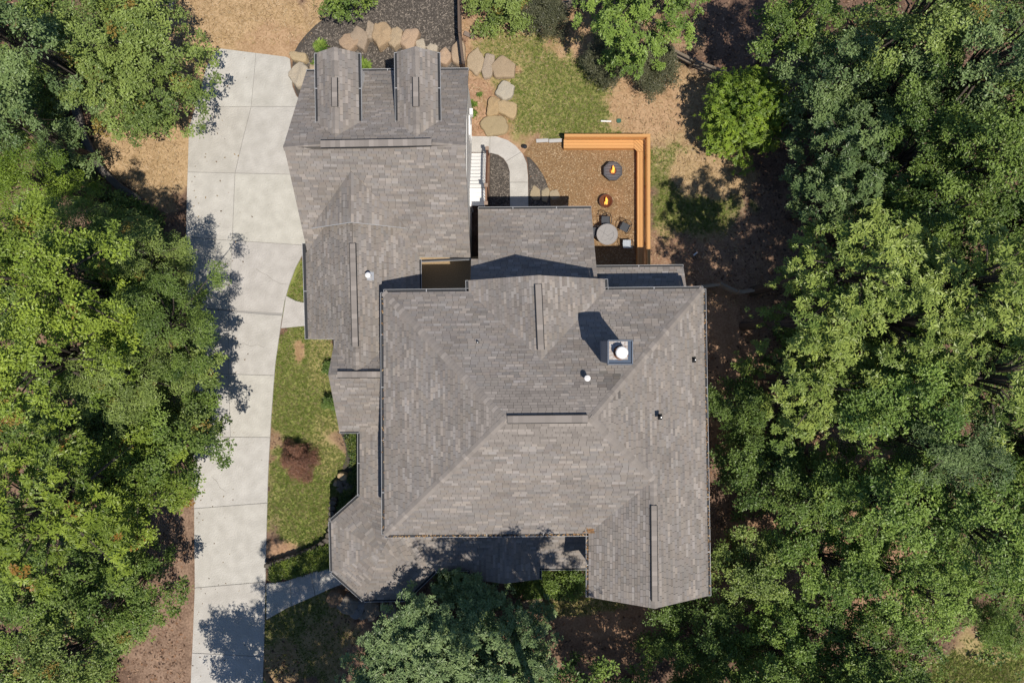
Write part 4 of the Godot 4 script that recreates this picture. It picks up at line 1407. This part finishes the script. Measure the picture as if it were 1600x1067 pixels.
func build_fire() -> void:
	var c := P(958, 267, .42)
	var o := base("fire_pit", Vector3(c.x, 0, c.z), "octagonal black slatted fire table with a flame", "fire pit", "fire pits on the patio")
	var oc := PackedVector2Array(); var oi := PackedVector2Array()
	for k in 8:
		var a := TAU * (k + .5) / 8
		oc.append(Vector2(cos(a), sin(a)) * .52); oi.append(Vector2(cos(a), sin(a)) * .44)
	var bd := MB.new()
	var ob := PackedVector2Array()
	for q in oc: ob.append(q * .88)
	bd.prism(ob, .03, .35)
	part(bd, "body", M.metal, o)
	for k in 8:
		var a := oc[k]; var b := oc[(k + 1) % 8]; var a2 := oi[k]; var b2 := oi[(k + 1) % 8]
		var rb := MB.new()
		rb.prism(PackedVector2Array([a, b, b2, a2]), .38, .42)
		part(rb, "rim", mat(lin(.06, .068, .08), .5), o)
	for i in 11:
		var z := -.40 + i * .08
		for pl in Geometry2D.intersect_polygons(oi, rect(-.6, z - .024, .6, z + .024)):
			var hole := PackedVector2Array()
			for k in 16: hole.append(Vector2(cos(TAU * k / 16), sin(TAU * k / 16)) * .19)
			for pc in Geometry2D.clip_polygons(pl, hole):
				if pc.size() < 3 or Geometry2D.is_polygon_clockwise(pc): continue
				var sb := MB.new()
				sb.prism(pc, .385, .415)
				part(sb, "slat", mat(lin(.12, .135, .16), .5), o)
	var bowl := MB.new()
	bowl.tube([Vector3(0, .30, 0), Vector3(0, .36, 0), Vector3(0, .40, 0)], [.10, .16, .17], 20)
	part(bowl, "burner_bowl", mat(lin(.16, .06, .035), .8), o)
	flame(o, Vector3(-.0, .40, .06), .72)
	var c2 := P(947, 314, .3)
	var o2 := base("fire_pit", Vector3(c2.x, 0, c2.z), "round rusty fire bowl with a flame", "fire pit", "fire pits on the patio")
	var rm := MB.new()
	var R := .36
	for k in 28:
		var a := TAU * k / 28; var b := TAU * (k + 1) / 28
		var p := Vector3(cos(a), 0, sin(a)); var q := Vector3(cos(b), 0, sin(b))
		rm.quad(p * R + Vector3(0, .3, 0), q * R + Vector3(0, .3, 0), q * R * .8, p * R * .8, p)
		rm.quad(p * R + Vector3(0, .3, 0), q * R + Vector3(0, .3, 0), q * R * .88 + Vector3(0, .3, 0), p * R * .88 + Vector3(0, .3, 0), Vector3.UP)
	part(rm, "bowl", mat(lin(.075, .04, .03), .8), o2)
	var inn := MB.new()
	for k in 28:
		var a := TAU * k / 28; var b := TAU * (k + 1) / 28
		var p := Vector3(cos(a), 0, sin(a)); var q := Vector3(cos(b), 0, sin(b))
		inn.quad(p * R * .88 + Vector3(0, .3, 0), q * R * .88 + Vector3(0, .3, 0), q * R * .6 + Vector3(0, .14, 0), p * R * .6 + Vector3(0, .14, 0), -p + Vector3.UP)
		inn.tri(p * R * .6 + Vector3(0, .14, 0), q * R * .6 + Vector3(0, .14, 0), Vector3(0, .11, 0), Vector3.UP)
	part(inn, "fire_bed", mat(lin(.17, .085, .055), .9, noise_tex(.08, 4, lin(.3, .25, .2), lin(1, 1, 1), 111, 256), 2.0), o2)
	flame(o2, Vector3(0.02, .17, .12), .75)

func build_dining() -> void:
	var c := P(949, 366, .72)
	var t := base("patio_table", Vector3(c.x, 0, c.z), "round grey metal patio table among black chairs", "table")
	var R := .535
	var top := MB.new()
	var disc := PackedVector2Array()
	for k in 40: disc.append(Vector2(cos(TAU * k / 40), sin(TAU * k / 40)) * R)
	top.prism(disc, .69, .715, Color.WHITE, .008)
	part(top, "table_top", mat(lin(.34, .325, .32), .55, noise_tex(.03, 4, lin(.8, .8, .8), lin(1, 1, 1), 121, 256), 1.2), t)
	var ring := MB.new()
	for k in 40:
		var a := TAU * k / 40; var b := TAU * (k + 1) / 40
		ring.beam(Vector3(cos(a) * R, .705, sin(a) * R), Vector3(cos(b) * R, .705, sin(b) * R), .03, .035)
	part(ring, "table_rim", mat(lin(.26, .25, .25), .5), t)
	for q in [[-.40, -.25, .05, .10], [-.05, -.42, -.32, .30], [.0, .1, .32, -.12], [-.2, .32, .28, .18]]:
		var l := MB.new()
		l.beam(Vector3(q[0], .7165, q[1]), Vector3(q[2], .7165, q[3]), .012, .004)
		part(l, "inlay_line", mat(lin(.17, .165, .17), .6), t)
	var arc := MB.new()
	for k in 12:
		var a := -.6 + k * .15; var b := a + .15
		arc.beam(Vector3(cos(a) * .33, .7165, sin(a) * .33), Vector3(cos(b) * .33, .7165, sin(b) * .33), .02, .004)
	part(arc, "inlay_line", mat(lin(.17, .165, .17), .6), t)
	for k in 4:
		var a := TAU * (k + .5) / 4
		var lg := MB.new()
		lg.tube([Vector3(cos(a) * .42, 0, sin(a) * .42), Vector3(cos(a) * .36, .35, sin(a) * .36), Vector3(cos(a) * .44, .69, sin(a) * .44)], [.02, .02, .02], 6)
		part(lg, "leg", M.metal, t)
	for q in [[947, 344, PI, "black metal chair on the fire bowl side of the round table", .05], [931, 362, -PI / 2, "black chair half hidden by the back room roof", .05], [977, 355, PI * .86, "black cushioned chair turned out beside the orange bench", .05], [980, 381, .0, "chair with pale grey seat at the edge of the roof's shadow", .35]]:
		var p := P(q[0], q[1], .45)
		var ch := base("patio_chair", Vector3(p.x, 0, p.z), q[3], "chair", "chairs round the patio table")
		ch.rotation.y = q[2]
		var seat := MB.new()
		seat.box(Transform3D(Basis(), Vector3(0, .42, 0)), Vector3(.44, .025, .42))
		part(seat, "seat", mat(lin(q[4] * 1.0 + .01, q[4] * 1.08 + .012, q[4] * 1.15 + .02), .6), ch)
		if q[4] > .2:
			for i in 5:
				var sl := MB.new()
				sl.box(Transform3D(Basis(), Vector3(-.17 + i * .085, .438, 0)), Vector3(.07, .01, .41))
				part(sl, "seat_slat", mat(lin(.42, .46, .52), .5), ch)
		var bk := MB.new()
		for i in 7:
			bk.beam(Vector3(-.18 + i * .06, .44, .21), Vector3(-.2 + i * .067, .88, .30), .012, .012)
		part(bk, "backrest", M.metal, ch)
		var fr := MB.new()
		var pts := []; var rr := []
		for i in 9:
			var a := PI * i / 8.0
			pts.append(Vector3(-cos(a) * .23, .44 + .0 + sin(a) * .46, .21 + sin(a) * .09)); rr.append(.014)
		fr.tube(pts, rr, 6)
		part(fr, "back_frame", M.metal, ch)
		for s in [-1, 1]:
			var ar := MB.new()
			ar.tube([Vector3(s * .24, .64, .24), Vector3(s * .27, .66, .0), Vector3(s * .25, .62, -.18), Vector3(s * .24, .42, -.2)], [.015, .018, .018, .014], 6)
			part(ar, "armrest", M.metal, ch)
			for z in [-.2, .2]:
				var lg := MB.new()
				lg.tube([Vector3(s * .22, .42, z), Vector3(s * .25, 0, z * 1.15)], [.014, .014], 6)
				part(lg, "leg", M.metal, ch)

func build_stairs() -> void:
	var o := base("outdoor_stairs", P(745, 265, 0), "white painted steps beside the garage wall", "stairs")
	var off := o.position
	var n := 10
	for i in n:
		var h := (i + 1) * .165
		var y0 := lerpf(238, 292, i / float(n)); var y1 := lerpf(238, 292, (i + 1) / float(n))
		var z0 := (y0 - 533.5) * (CAM_H - h) / FOCAL; var z1 := z0 + .27
		var mb := MB.new()
		mb.box(Transform3D(Basis(), Vector3(-1.72, h - .02, (z0 + z1) * .5) - off), Vector3(.80, .035, .172))
		part(mb, "tread", M.siding, o)
		var rs := MB.new()
		rs.box(Transform3D(Basis(), Vector3(-1.72, h - .105, z0 + .03) - off), Vector3(.76, .125, .02))
		part(rs, "riser", mat(lin(.5, .5, .5), .6), o)
	var zl := -7.70
	for i in 4:
		var mb := MB.new()
		mb.box(Transform3D(Basis(), Vector3(-1.72, 1.68, zl + .11 + i * .22) - off), Vector3(.82, .04, .21))
		part(mb, "landing_board", M.white, o)
	for x in [-2.08, -1.35]:
		for z in [zl + .05, zl + .85]:
			var pb := MB.new()
			pb.beam(Vector3(x, 0, z) - off, Vector3(x, 1.66, z) - off, .09, .09)
			part(pb, "support_post", M.white, o)
	var r := base("stair_railing", P(763, 275, 0), "brown railing with dark balusters along the white steps", "railing")
	off = r.position
	var xr := -1.27
	var top0 := Vector3(xr, 1.05, P(0, 233, 1.0).z); var top1 := Vector3(xr, 2.6, P(0, 290, 2.6).z); var top2 := Vector3(xr, 2.6, P(0, 318, 2.6).z)
	for s in [[top0, top1], [top1, top2]]:
		var mb := MB.new()
		mb.beam(s[0] - off, s[1] - off, .09, .05, Color(.20, .10, .07) if s[0] == top0 else Color(.34, .20, .14))
		part(mb, "handrail", M.oldwood, r)
		var nb := 14 if s[0] == top0 else 6
		for i in nb:
			var q: Vector3 = s[0].lerp(s[1], (i + .5) / nb)
			var bb := MB.new()
			bb.beam(q - off + Vector3(0, -.9, 0), q - off, .025, .025)
			part(bb, "baluster", M.metal, r)
	for q in [top0, top1, top2]:
		var mb := MB.new()
		mb.beam(Vector3(q.x, 0, q.z) - off, q + Vector3(0, .12, 0) - off, .13, .13, Color(.14, .09, .07))
		part(mb, "newel_post", M.oldwood, r)
		var cb := MB.new()
		cb.box(Transform3D(Basis(), q + Vector3(0, .14, 0) - off), Vector3(.18, .04, .18), Color(.42, .32, .26))
		part(cb, "post_cap", M.oldwood, r)

func fence(label: String, pts: Array, h: float, rails: Array, w: float, col: Color) -> void:
	var a := P(pts[0][0], pts[0][1], h)
	var o := base("rail_fence", Vector3(a.x, 0, a.z), label, "fence")
	var off := o.position
	rng.seed = hash(label)
	for i in pts.size():
		var q := P(pts[i][0], pts[i][1], h)
		var mb := MB.new()
		mb.beam(Vector3(q.x, -.05, q.z) - off, Vector3(q.x + rand_in(-.03, .03), h + .12, q.z) - off, .13, .13, col * rand_in(.8, 1.1))
		part(mb, "post", M.oldwood, o)
		if i < pts.size() - 1:
			var b := P(pts[i + 1][0], pts[i + 1][1], h)
			for k in rails.size():
				var y: float = rails[k]
				var rb := MB.new()
				var sd := Vector3(rand_in(-.05, .05), 0, rand_in(-.05, .05))
				rb.beam(Vector3(q.x, y + rand_in(-.03, .03), q.z) + sd - off, Vector3(b.x, y + rand_in(-.03, .03), b.z) + sd - off, w, .09, col * rand_in(.85, 1.15))
				part(rb, "rail", M.oldwood, o)

func build_small_things() -> void:
	fence("dark brown rail fence standing in the gravel behind the garage", [[717, -20], [718, 50], [724, 99]], 1.15, [.35, .75, 1.12], .10, Color(.16, .12, .10))
	fence("weathered grey split-rail fence beyond the lime shrub", [[1052, 76], [1085, 93], [1142, 114], [1232, 150], [1292, 176]], 1.0, [.3, .62, .95], .13, Color(.30, .25, .20))
	fence("split-rail fence running from the house corner into the trees", [[1097, 447], [1128, 443], [1156, 456], [1245, 444]], 1.0, [.3, .62, .95], .12, Color(.52, .42, .32))
	fence("short grey fence at the top edge between dark shrub and bright tree", [[880, 4], [905, -6], [930, -14]], 1.0, [.3, .62, .95], .10, Color(.24, .21, .18))
	# brace of the dark fence
	var br := base("fence_brace", P(735, 54, 0), "grey plank lying beside the dark brown fence post", "plank")
	var bm := MB.new()
	bm.beam(P(725, 51, .12) - br.position, P(741, 58, .06) - br.position, .22, .05, Color(.30, .24, .21))
	part(bm, "board", M.oldwood, br)
	var ed := base("timber_edging", P(120, 170, 0), "curved grey landscape timbers along the straw slope", "edging")
	var line := [[108, 150], [116, 178], [124, 210], [138, 240], [156, 268], [182, 292], [214, 312]]
	rng.seed = 66
	for i in line.size() - 1:
		for k in 3:
			var s := Vector3(k * .16, .0, 0)
			var mb := MB.new()
			mb.beam(P(line[i][0], line[i][1], .2) + s - ed.position + Vector3(0, k * .03, 0), P(line[i + 1][0], line[i + 1][1], .2) + s - ed.position + Vector3(0, k * .03, 0), .14, .2, Color(.20, .185, .17) * rand_in(.8, 1.1))
			part(mb, "timber", M.oldwood, ed)
	var e2 := base("timber_edging", P(270, 0, 0), "short grey timber standing out of the top-left tree", "edging")
	var em := MB.new()
	em.beam(P(271, -14, .2) - e2.position, P(268, 17, .2) - e2.position, .26, .2, Color(.30, .28, .26))
	part(em, "timber", M.oldwood, e2)
	var eb := base("block_edging", P(858, 220, 0), "pale concrete edging blocks at the bench's free end", "edging")
	for q in [[838, 857], [858, 878]]:
		var mb := MB.new()
		var a := P(q[0], 220, .1) - eb.position; var b := P(q[1], 219, .1) - eb.position
		mb.beam(Vector3(a.x, .05, a.z), Vector3(b.x, .05, b.z), .18, .12)
		part(mb, "block", mat(lin(.46, .45, .44), .9), eb)
	var pp := base("drain_pipe", P(947, 189, 0), "short white pipe lying above the bench", "pipe", "white pipes left on the lawn")
	var pm := MB.new()
	pm.tube([P(939, 189, .06) - pp.position, P(955, 189.5, .06) - pp.position], [.045, .045], 8)
	part(pm, "tube", M.white, pp)
	var p2 := base("drain_pipe", P(1087, 396, 0), "short white pipe lying in the shade right of the bench", "pipe", "white pipes left on the lawn")
	var p2m := MB.new()
	p2m.tube([P(1084, 399, .05) - p2.position, P(1090, 394, .05) - p2.position], [.05, .04], 8)
	part(p2m, "tube", M.white, p2)
	var vb := base("valve_box", P(967, 189, 0), "small dark green valve box lid beside the white pipe", "valve box")
	var vm := MB.new()
	vm.prism(smoothed(rect(-.12, -.11, .12, .11), 1), 0, .06)
	part(vm, "lid", mat(lin(.05, .13, .09), .6), vb)
	var pl := base("path_light", P(820, 232, 0), "small black path light at the curved walk's outer edge", "lamp")
	var lm := MB.new()
	lm.tube([Vector3(0, 0, 0), Vector3(0, .4, 0)], [.02, .02], 8)
	part(lm, "stake", M.metal, pl)
	var lh := MB.new()
	lh.tube([Vector3(0, .38, 0), Vector3(0, .44, 0), Vector3(0, .48, 0)], [.12, .10, .03], 12)
	part(lh, "lamp_hood", M.metal, pl)
	var sn := base("bare_trunk", P(1511, 206, 9), "pale bare dead trunk standing among dark trees at upper right", "tree trunk")
	sn.position.y = 0
	var sm := MB.new()
	sm.tube([Vector3.ZERO, Vector3(.1, 6, .05), Vector3(.25, 10.2, .1)], [.2, .16, .09], 8, Color(.55, .5, .46))
	part(sm, "trunk", M.oldwood, sn)

func plant(label: String, px: float, py: float, n: int, s: float, hue: String) -> void:
	rng.seed = hash(label)
	var o := base("leafy_plant", P(px, py, .2), label, "plant", "small leafy plants by the garage")
	o.position.y = 0
	var places := []; var cols := []
	for i in n:
		var r := rand_in(0, .3) * s
		var a := rand_in(0, TAU)
		places.append(facing(Vector3(cos(a) * .3, 1, sin(a) * .3).normalized(), rand_in(0, TAU), s * rand_in(.7, 1.1), Vector3(cos(a) * r, rand_in(.05, .2), sin(a) * r)))
		cols.append(HUES[hue][1].lerp(HUES[hue][0], rng.randf()))
	scatter(o, "leaves", leaf_sets["hosta"], places, cols).set_meta("kind", "stuff")

func build_plants() -> void:
	plant("bright leafy plant at the near dormer's left side", 503, 74, 9, 1.0, "green")
	plant("low green plant between garage corner and first dormer", 493, 100, 5, .8, "green")
	plant("leafy green plant between the two dormers", 568, 103, 5, .8, "green")
	plant("small dark plant on the bare soil beside the garage", 750, 146, 3, .45, "dark")
	plant("dark green plant just above the meter box", 739, 162, 5, .5, "green")
	plant("dark green plant just below the meter box", 741, 176, 5, .5, "green")
	shrub("maple_shrub", "red-brown lace-leaf maple on the front lawn", "", 464, 722, 29, 1.6, "red", "fine", {"dens": 40.0, "size": .55, "lobes": 22, "tuft": 5})
	shrub("evergreen_shrub", "lime-green feathery evergreen on the back slope", "", 1168, 172, 64, 4.6, "lime", "feather", {"dens": 22.0, "size": 1.15, "lobes": 50, "tuft": 6})
	shrub("evergreen_shrub", "dark drab shrub at the left of the pair below the bright tree", "dark shrubs by the back lawn", 958, 84, 42, 2.2, "drab", "fine", {"dens": 22.0, "lobes": 24, "size": .75})
	shrub("evergreen_shrub", "dark drab shrub at the right of the pair, next to the split-rail fence", "dark shrubs by the back lawn", 1022, 98, 40, 2.0, "drab", "fine", {"dens": 22.0, "lobes": 22, "size": .75})
	shrub("evergreen_shrub", "drab grey-green shrub at the top edge right of the leafy one", "dark shrubs by the back lawn", 852, 18, 36, 2.2, "drab", "fine", {"dens": 22.0, "lobes": 20, "size": .75})
	shrub("leafy_shrub", "olive-green shrub cut by the top edge right of the brown fence", "", 782, -6, 52, 2.6, "olive", "oak", {"dens": 14.0})
	shrub("leafy_shrub", "dark shrub squeezed between lawn and entrance wing", "", 519, 628, 12, .9, "dark", "oak", {"dens": 40.0, "size": .5})
	shrub("leafy_shrub", "small dark shrub nearer the driveway door beside the wing", "", 514, 575, 8, .7, "dark", "oak", {"dens": 50.0, "size": .45})
	for q in [[700, 900, 26, "dark shrub in the porch roof's notch"], [830, 915, 24, "dark shrub left of the three below the porch"], [862, 912, 28, "dark shrub in the middle below the porch"], [898, 910, 26, "dark shrub next to the front gable wing"]]:
		shrub("leafy_shrub", q[3], "shrubs along the front porch", q[0], q[1], q[2], 1.3, "green", "oak", {"dens": 22.0, "size": .6})

func build_trees() -> void:
	var gl := "trees left of the driveway"
	var gr := "trees right of the house"
	var T := [
		# label, px, py, r, top, depth, hue, leaves, group
		["olive spreading oak reaching over the driveway's top end", 184, 80, 126, 6.4, 3.4, "olive", "oak", gl],
		["bluish tree in the top left corner", -5, 45, 72, 12.0, 5.0, "blue", "oak", gl],
		["dark bluish tree on the left edge below the corner tree", 2, 180, 62, 9.0, 4.0, "blue", "oak", gl],
		["dark tree filling the gap behind the olive oak", 40, 150, 52, 4.4, 2.4, "dark", "oak", gl],
		["bright yellow-green tree on the left edge beside the grey timbers", 38, 276, 62, 8.0, 4.0, "lime", "fine", gl],
		["mid-green tree below the grey timbers", 142, 370, 60, 7.0, 4.0, "green", "fine", gl],
		["olive tree whose tip touches the driveway's upper shadow", 232, 396, 58, 8.0, 4.0, "olive", "fine", gl],
		["tall yellow-green tree on the left edge at half height", 55, 440, 120, 14.5, 6.0, "yellow", "oak", gl],
		["yellow-green tree just below the tall one on the left edge", 60, 560, 110, 13.5, 5.5, "yellow", "oak", gl],
		["deep green tree between the olive tree and the tall yellow-green one", 175, 445, 85, 8.0, 4.5, "green", "oak", gl],
		["green tree reaching the driveway where it narrows", 264, 505, 80, 9.5, 4.5, "green", "fine", gl],
		["green tree over the driveway beside the side walk", 304, 565, 44, 7.0, 3.5, "olive", "oak", gl],
		["olive-green tree in the middle of the left wood", 195, 590, 88, 10.0, 5.0, "olive", "fine", gl],
		["dark low tree in the hollow of the left wood", 105, 670, 85, 7.0, 4.0, "dark", "oak", gl],
		["green oak with branches over the driveway's straight run", 262, 695, 78, 8.0, 4.5, "green", "oak", gl],
		["small oak tip hanging over the driveway edge", 316, 652, 32, 6.0, 2.6, "olive", "oak", gl],
		["rusty-tipped green oak below the middle of the left wood", 205, 760, 90, 9.0, 4.5, "orange", "oak", gl],
		["big yellow-green oak with orange tips on the lower left edge", 70, 800, 128, 13.5, 5.5, "orange", "rosette", gl],
		["deep green tree beside the bark mulch at lower left", 175, 930, 82, 7.0, 4.0, "green", "oak", gl],
		["dark green tree behind the lower left oak", 60, 935, 90, 7.5, 4.5, "green", "oak", gl],
		["light green tree in the bottom left corner", 95, 1030, 80, 8.5, 4.0, "olive", "oak", gl],
		["small crown dipping into the top edge behind the garage", 532, -40, 50, 5.0, 2.6, "green", "oak", ""],
		["bright green tree with yellow tufts at the top edge", 1010, -26, 104, 7.5, 4.5, "bright", "rosette", ""],
		["blue-green tree with finger-like leaves in front of the porch", 704, 1060, 146, 6.9, 2.8, "jade", "rosette", "", {"dens": 14.0, "lobes": 64}],
		["green tree at the top edge right of the bright one", 1248, 32, 60, 9.0, 4.5, "green", "oak", gr],
		["dark bluish tree above the lime evergreen's right", 1312, 115, 70, 9.0, 5.0, "blue", "oak", gr],
		["yellowish crown at the top edge towards the right", 1450, 25, 95, 12.5, 5.0, "olive", "oak", gr],
		["dark crown in the top right corner", 1560, 90, 105, 13.0, 5.5, "blue", "oak", gr],
		["dark green crown left of the bare trunk", 1420, 130, 85, 10.0, 5.0, "dark", "oak", gr],
		["bluish crown below the split-rail fence's far end", 1335, 215, 72, 9.0, 4.5, "blue", "rosette", gr],
		["dark crown around the foot of the bare trunk", 1445, 235, 85, 10.5, 5.0, "green", "oak", gr],
		["green crown on the right edge below the bare trunk", 1560, 250, 90, 12.5, 5.0, "green", "oak", gr],
		["bluish low crown beside the shaded slope", 1318, 300, 62, 8.0, 4.0, "blue", "rosette", gr],
		["pale green crown right of the clay gap", 1480, 330, 84, 11.0, 4.5, "green", "oak", gr],
		["bright yellow-green hickory crown rising above its neighbours", 1352, 418, 94, 14.0, 5.0, "pale", "rosette", gr],
		["yellow-green branchy crown pointing at the house's upper corner", 1305, 500, 70, 12.5, 4.5, "pale", "rosette", gr],
		["leafy hickory crown in the middle of the right wood", 1440, 500, 106, 13.0, 5.0, "pale", "rosette", gr],
		["bright crown on the right edge at half height", 1555, 435, 100, 14.5, 5.0, "pale", "rosette", gr],
		["yellowish crown on the right edge below half height", 1555, 590, 100, 14.0, 5.0, "pale", "rosette", gr],
		["green crown level with the main ridge vent", 1300, 605, 96, 11.0, 5.0, "pale", "rosette", gr],
		["dense green crown right of the ridge-level one", 1420, 620, 100, 12.0, 5.0, "bright", "oak", gr],
		["low dark tree close to the house's long side", 1160, 640, 48, 4.6, 3.0, "dark", "oak", gr],
		["dark round tree below the low one near the house", 1195, 735, 62, 6.0, 4.0, "dark", "oak", gr],
		["silvery bluish crown on the right edge", 1500, 705, 65, 12.5, 4.0, "blue", "fine", gr],
		["green crown with clay showing round it", 1290, 775, 66, 8.0, 4.0, "green", "oak", gr],
		["bright green crown beside the clay gap at lower right", 1400, 790, 84, 11.0, 4.5, "bright", "oak", gr],
		["big crown on the lower right edge", 1540, 820, 112, 12.0, 5.5, "bright", "oak", gr],
		["yellowish tree beside the front gable's corner", 1175, 900, 62, 5.5, 3.5, "olive", "oak", gr],
		["spreading green tree below the clay gap", 1300, 880, 92, 7.0, 4.0, "bright", "oak", gr],
		["green tree left of the corner clearing", 1430, 920, 96, 9.0, 4.5, "bright", "oak", gr],
		["dark tree below the front gable", 1090, 1005, 82, 5.0, 3.5, "dark", "oak", gr],
		["green tree at the bottom edge right of the dark one", 1225, 1025, 88, 6.5, 4.0, "bright", "oak", gr],
		["green tree at the bottom edge before the clearing", 1365, 1040, 85, 8.0, 4.0, "green", "oak", gr],
		["small bright tree in the corner clearing", 1570, 985, 42, 5.0, 3.0, "bright", "fine", gr],
	]
	for t in T:
		crown_tree("tree", t[0], "tree", t[8], t[1], t[2], t[3], t[4], t[5], t[6], t[7], t[9] if t.size() > 9 else {})
	# below the frame: trees whose shade lies across the driveway's end, the front yard and the porch
	for t in [["tree just below the picture shading the end of the driveway", 345, 1205, 95, 9.5], ["broad tree below the picture shading the bark by the front gable", 1030, 1195, 125, 10.0],
			["tree below the picture's right half", 1230, 1190, 120, 11.0], ["tree below the picture towards the right corner", 1420, 1200, 120, 11.5]]:
		crown_tree("tree", t[0], "tree", "trees just below the frame", t[1], t[2], t[3], t[4], 5.5, "green", "oak")
	for t in [["tall leaning tree below the picture shading the porch entry", 860, 1200, 135], ["tall leaning tree below the picture shading the porch end", 950, 1215, 130], ["tall tree far below the picture shading the front walk", 445, 1440, 150], ["tall tree far below the picture shading the front yard", 515, 1570, 160]]:
		crown_tree("tree", t[0], "tree", "trees just below the frame", t[1], t[2], t[3], 16.0, 3.6, "green", "oak", {"skirt": 0, "foot": [t[1], 1130 if t[2] < 1300 else 1350]})
	for t in [["upper tree just outside the right edge", 1690, 130], ["second tree down outside the right edge", 1700, 330], ["third tree down outside the right edge", 1700, 530], ["fourth tree down outside the right edge", 1700, 730], ["lowest tree outside the right edge", 1720, 900]]:
		crown_tree("tree", t[0], "tree", "trees just outside the right edge", t[1], t[2], 115, 13.0, 5.5, "green", "oak")

func build_undergrowth() -> void:
	rng.seed = 88
	var nz := FastNoiseLite.new()
	nz.seed = 12; nz.frequency = .011; nz.fractal_octaves = 3
	var left := PackedVector2Array([Vector2(-80, -60), Vector2(100, -60), Vector2(110, 180), Vector2(160, 290), Vector2(260, 330), Vector2(262, 700), Vector2(210, 820), Vector2(190, 1120), Vector2(-80, 1120)])
	var right := PackedVector2Array([Vector2(1240, -60), Vector2(1680, -60), Vector2(1680, 1120), Vector2(1030, 1120), Vector2(1150, 960), Vector2(1140, 640), Vector2(1240, 480), Vector2(1250, 230)])
	for z in [["left", left, "low dark undergrowth beneath the wood left of the driveway"], ["right", right, "low dark undergrowth beneath the wood right of the house"]]:
		var places := []; var cols := []
		for i in 14000:
			var q := Vector2(rand_in(-80, 280), rand_in(-60, 1120)) if z[0] == "left" else Vector2(rand_in(1030, 1680), rand_in(-60, 1120))
			if not Geometry2D.is_point_in_polygon(q, z[1]): continue
			var n := nz.get_noise_2d(q.x, q.y)
			if n < -.12 or map_at(clay_map, q.x, q.y) > .45 or map_at(grass_map, q.x, q.y) > .4: continue
			var h := rand_in(.1, .35 + maxf(0.0, n) * 3.2)
			places.append(facing(Vector3(rand_in(-.4, .4), 1, rand_in(-.4, .4)).normalized(), rand_in(0, TAU), rand_in(.7, 1.2), P(q.x, q.y) + Vector3(0, h, 0)))
			cols.append(Color(.085, .15, .034).lerp(Color(.25, .34, .07), rng.randf()))
		tag(scatter(self, "undergrowth", leaf_sets["oak"], places, cols), z[2], "undergrowth", "", "stuff")

# ------------------------------------------------------------------
func _ready() -> void:
	var cam := Camera3D.new()
	cam.name = "camera"
	cam.fov = 2.0 * rad_to_deg(atan(533.5 / FOCAL))
	cam.near = .1
	cam.far = 2000.0
	cam.position = Vector3(0, CAM_H, 0)
	cam.rotation_degrees = Vector3(-90, 0, 0)
	add_child(cam)
	var env := Environment.new()
	env.background_mode = Environment.BG_SKY
	env.tonemap_mode = Environment.TONE_MAPPER_LINEAR
	env.tonemap_exposure = 1.0
	env.sdfgi_enabled = true
	env.ssao_enabled = true
	env.ssil_enabled = true
	var sm := ProceduralSkyMaterial.new()
	sm.sky_top_color = lin(.11, .18, .34)
	sm.sky_horizon_color = lin(.24, .29, .36)
	sm.ground_bottom_color = lin(.10, .10, .08)
	sm.ground_horizon_color = lin(.28, .32, .36)
	sm.sky_curve = .15
	sm.sun_angle_max = 8.0
	var sky := Sky.new()
	sky.sky_material = sm
	env.sky = sky
	var we := WorldEnvironment.new()
	we.name = "world_environment"
	we.environment = env
	add_child(we)
	var sun := DirectionalLight3D.new()
	sun.name = "sun"
	sun.light_energy = 1.45
	sun.light_color = Color(1.0, .965, .91)
	sun.light_angular_distance = .5
	sun.shadow_enabled = true
	add_child(sun)
	sun.look_at_from_position(Vector3(.25, 1, .36) * 50.0, Vector3.ZERO)

	rng.seed = 2024
	weather.seed = 17; weather.frequency = .35; weather.fractal_octaves = 4
	make_materials()
	make_leaf_sets()
	build_ground()
	build_paving()
	rng.seed = 5
	build_house()
	build_stairs()
	build_rocks()
	build_bench()
	build_fire()
	build_dining()
	build_small_things()
	build_plants()
	build_trees()
	build_undergrowth()
	build_ground_cover()
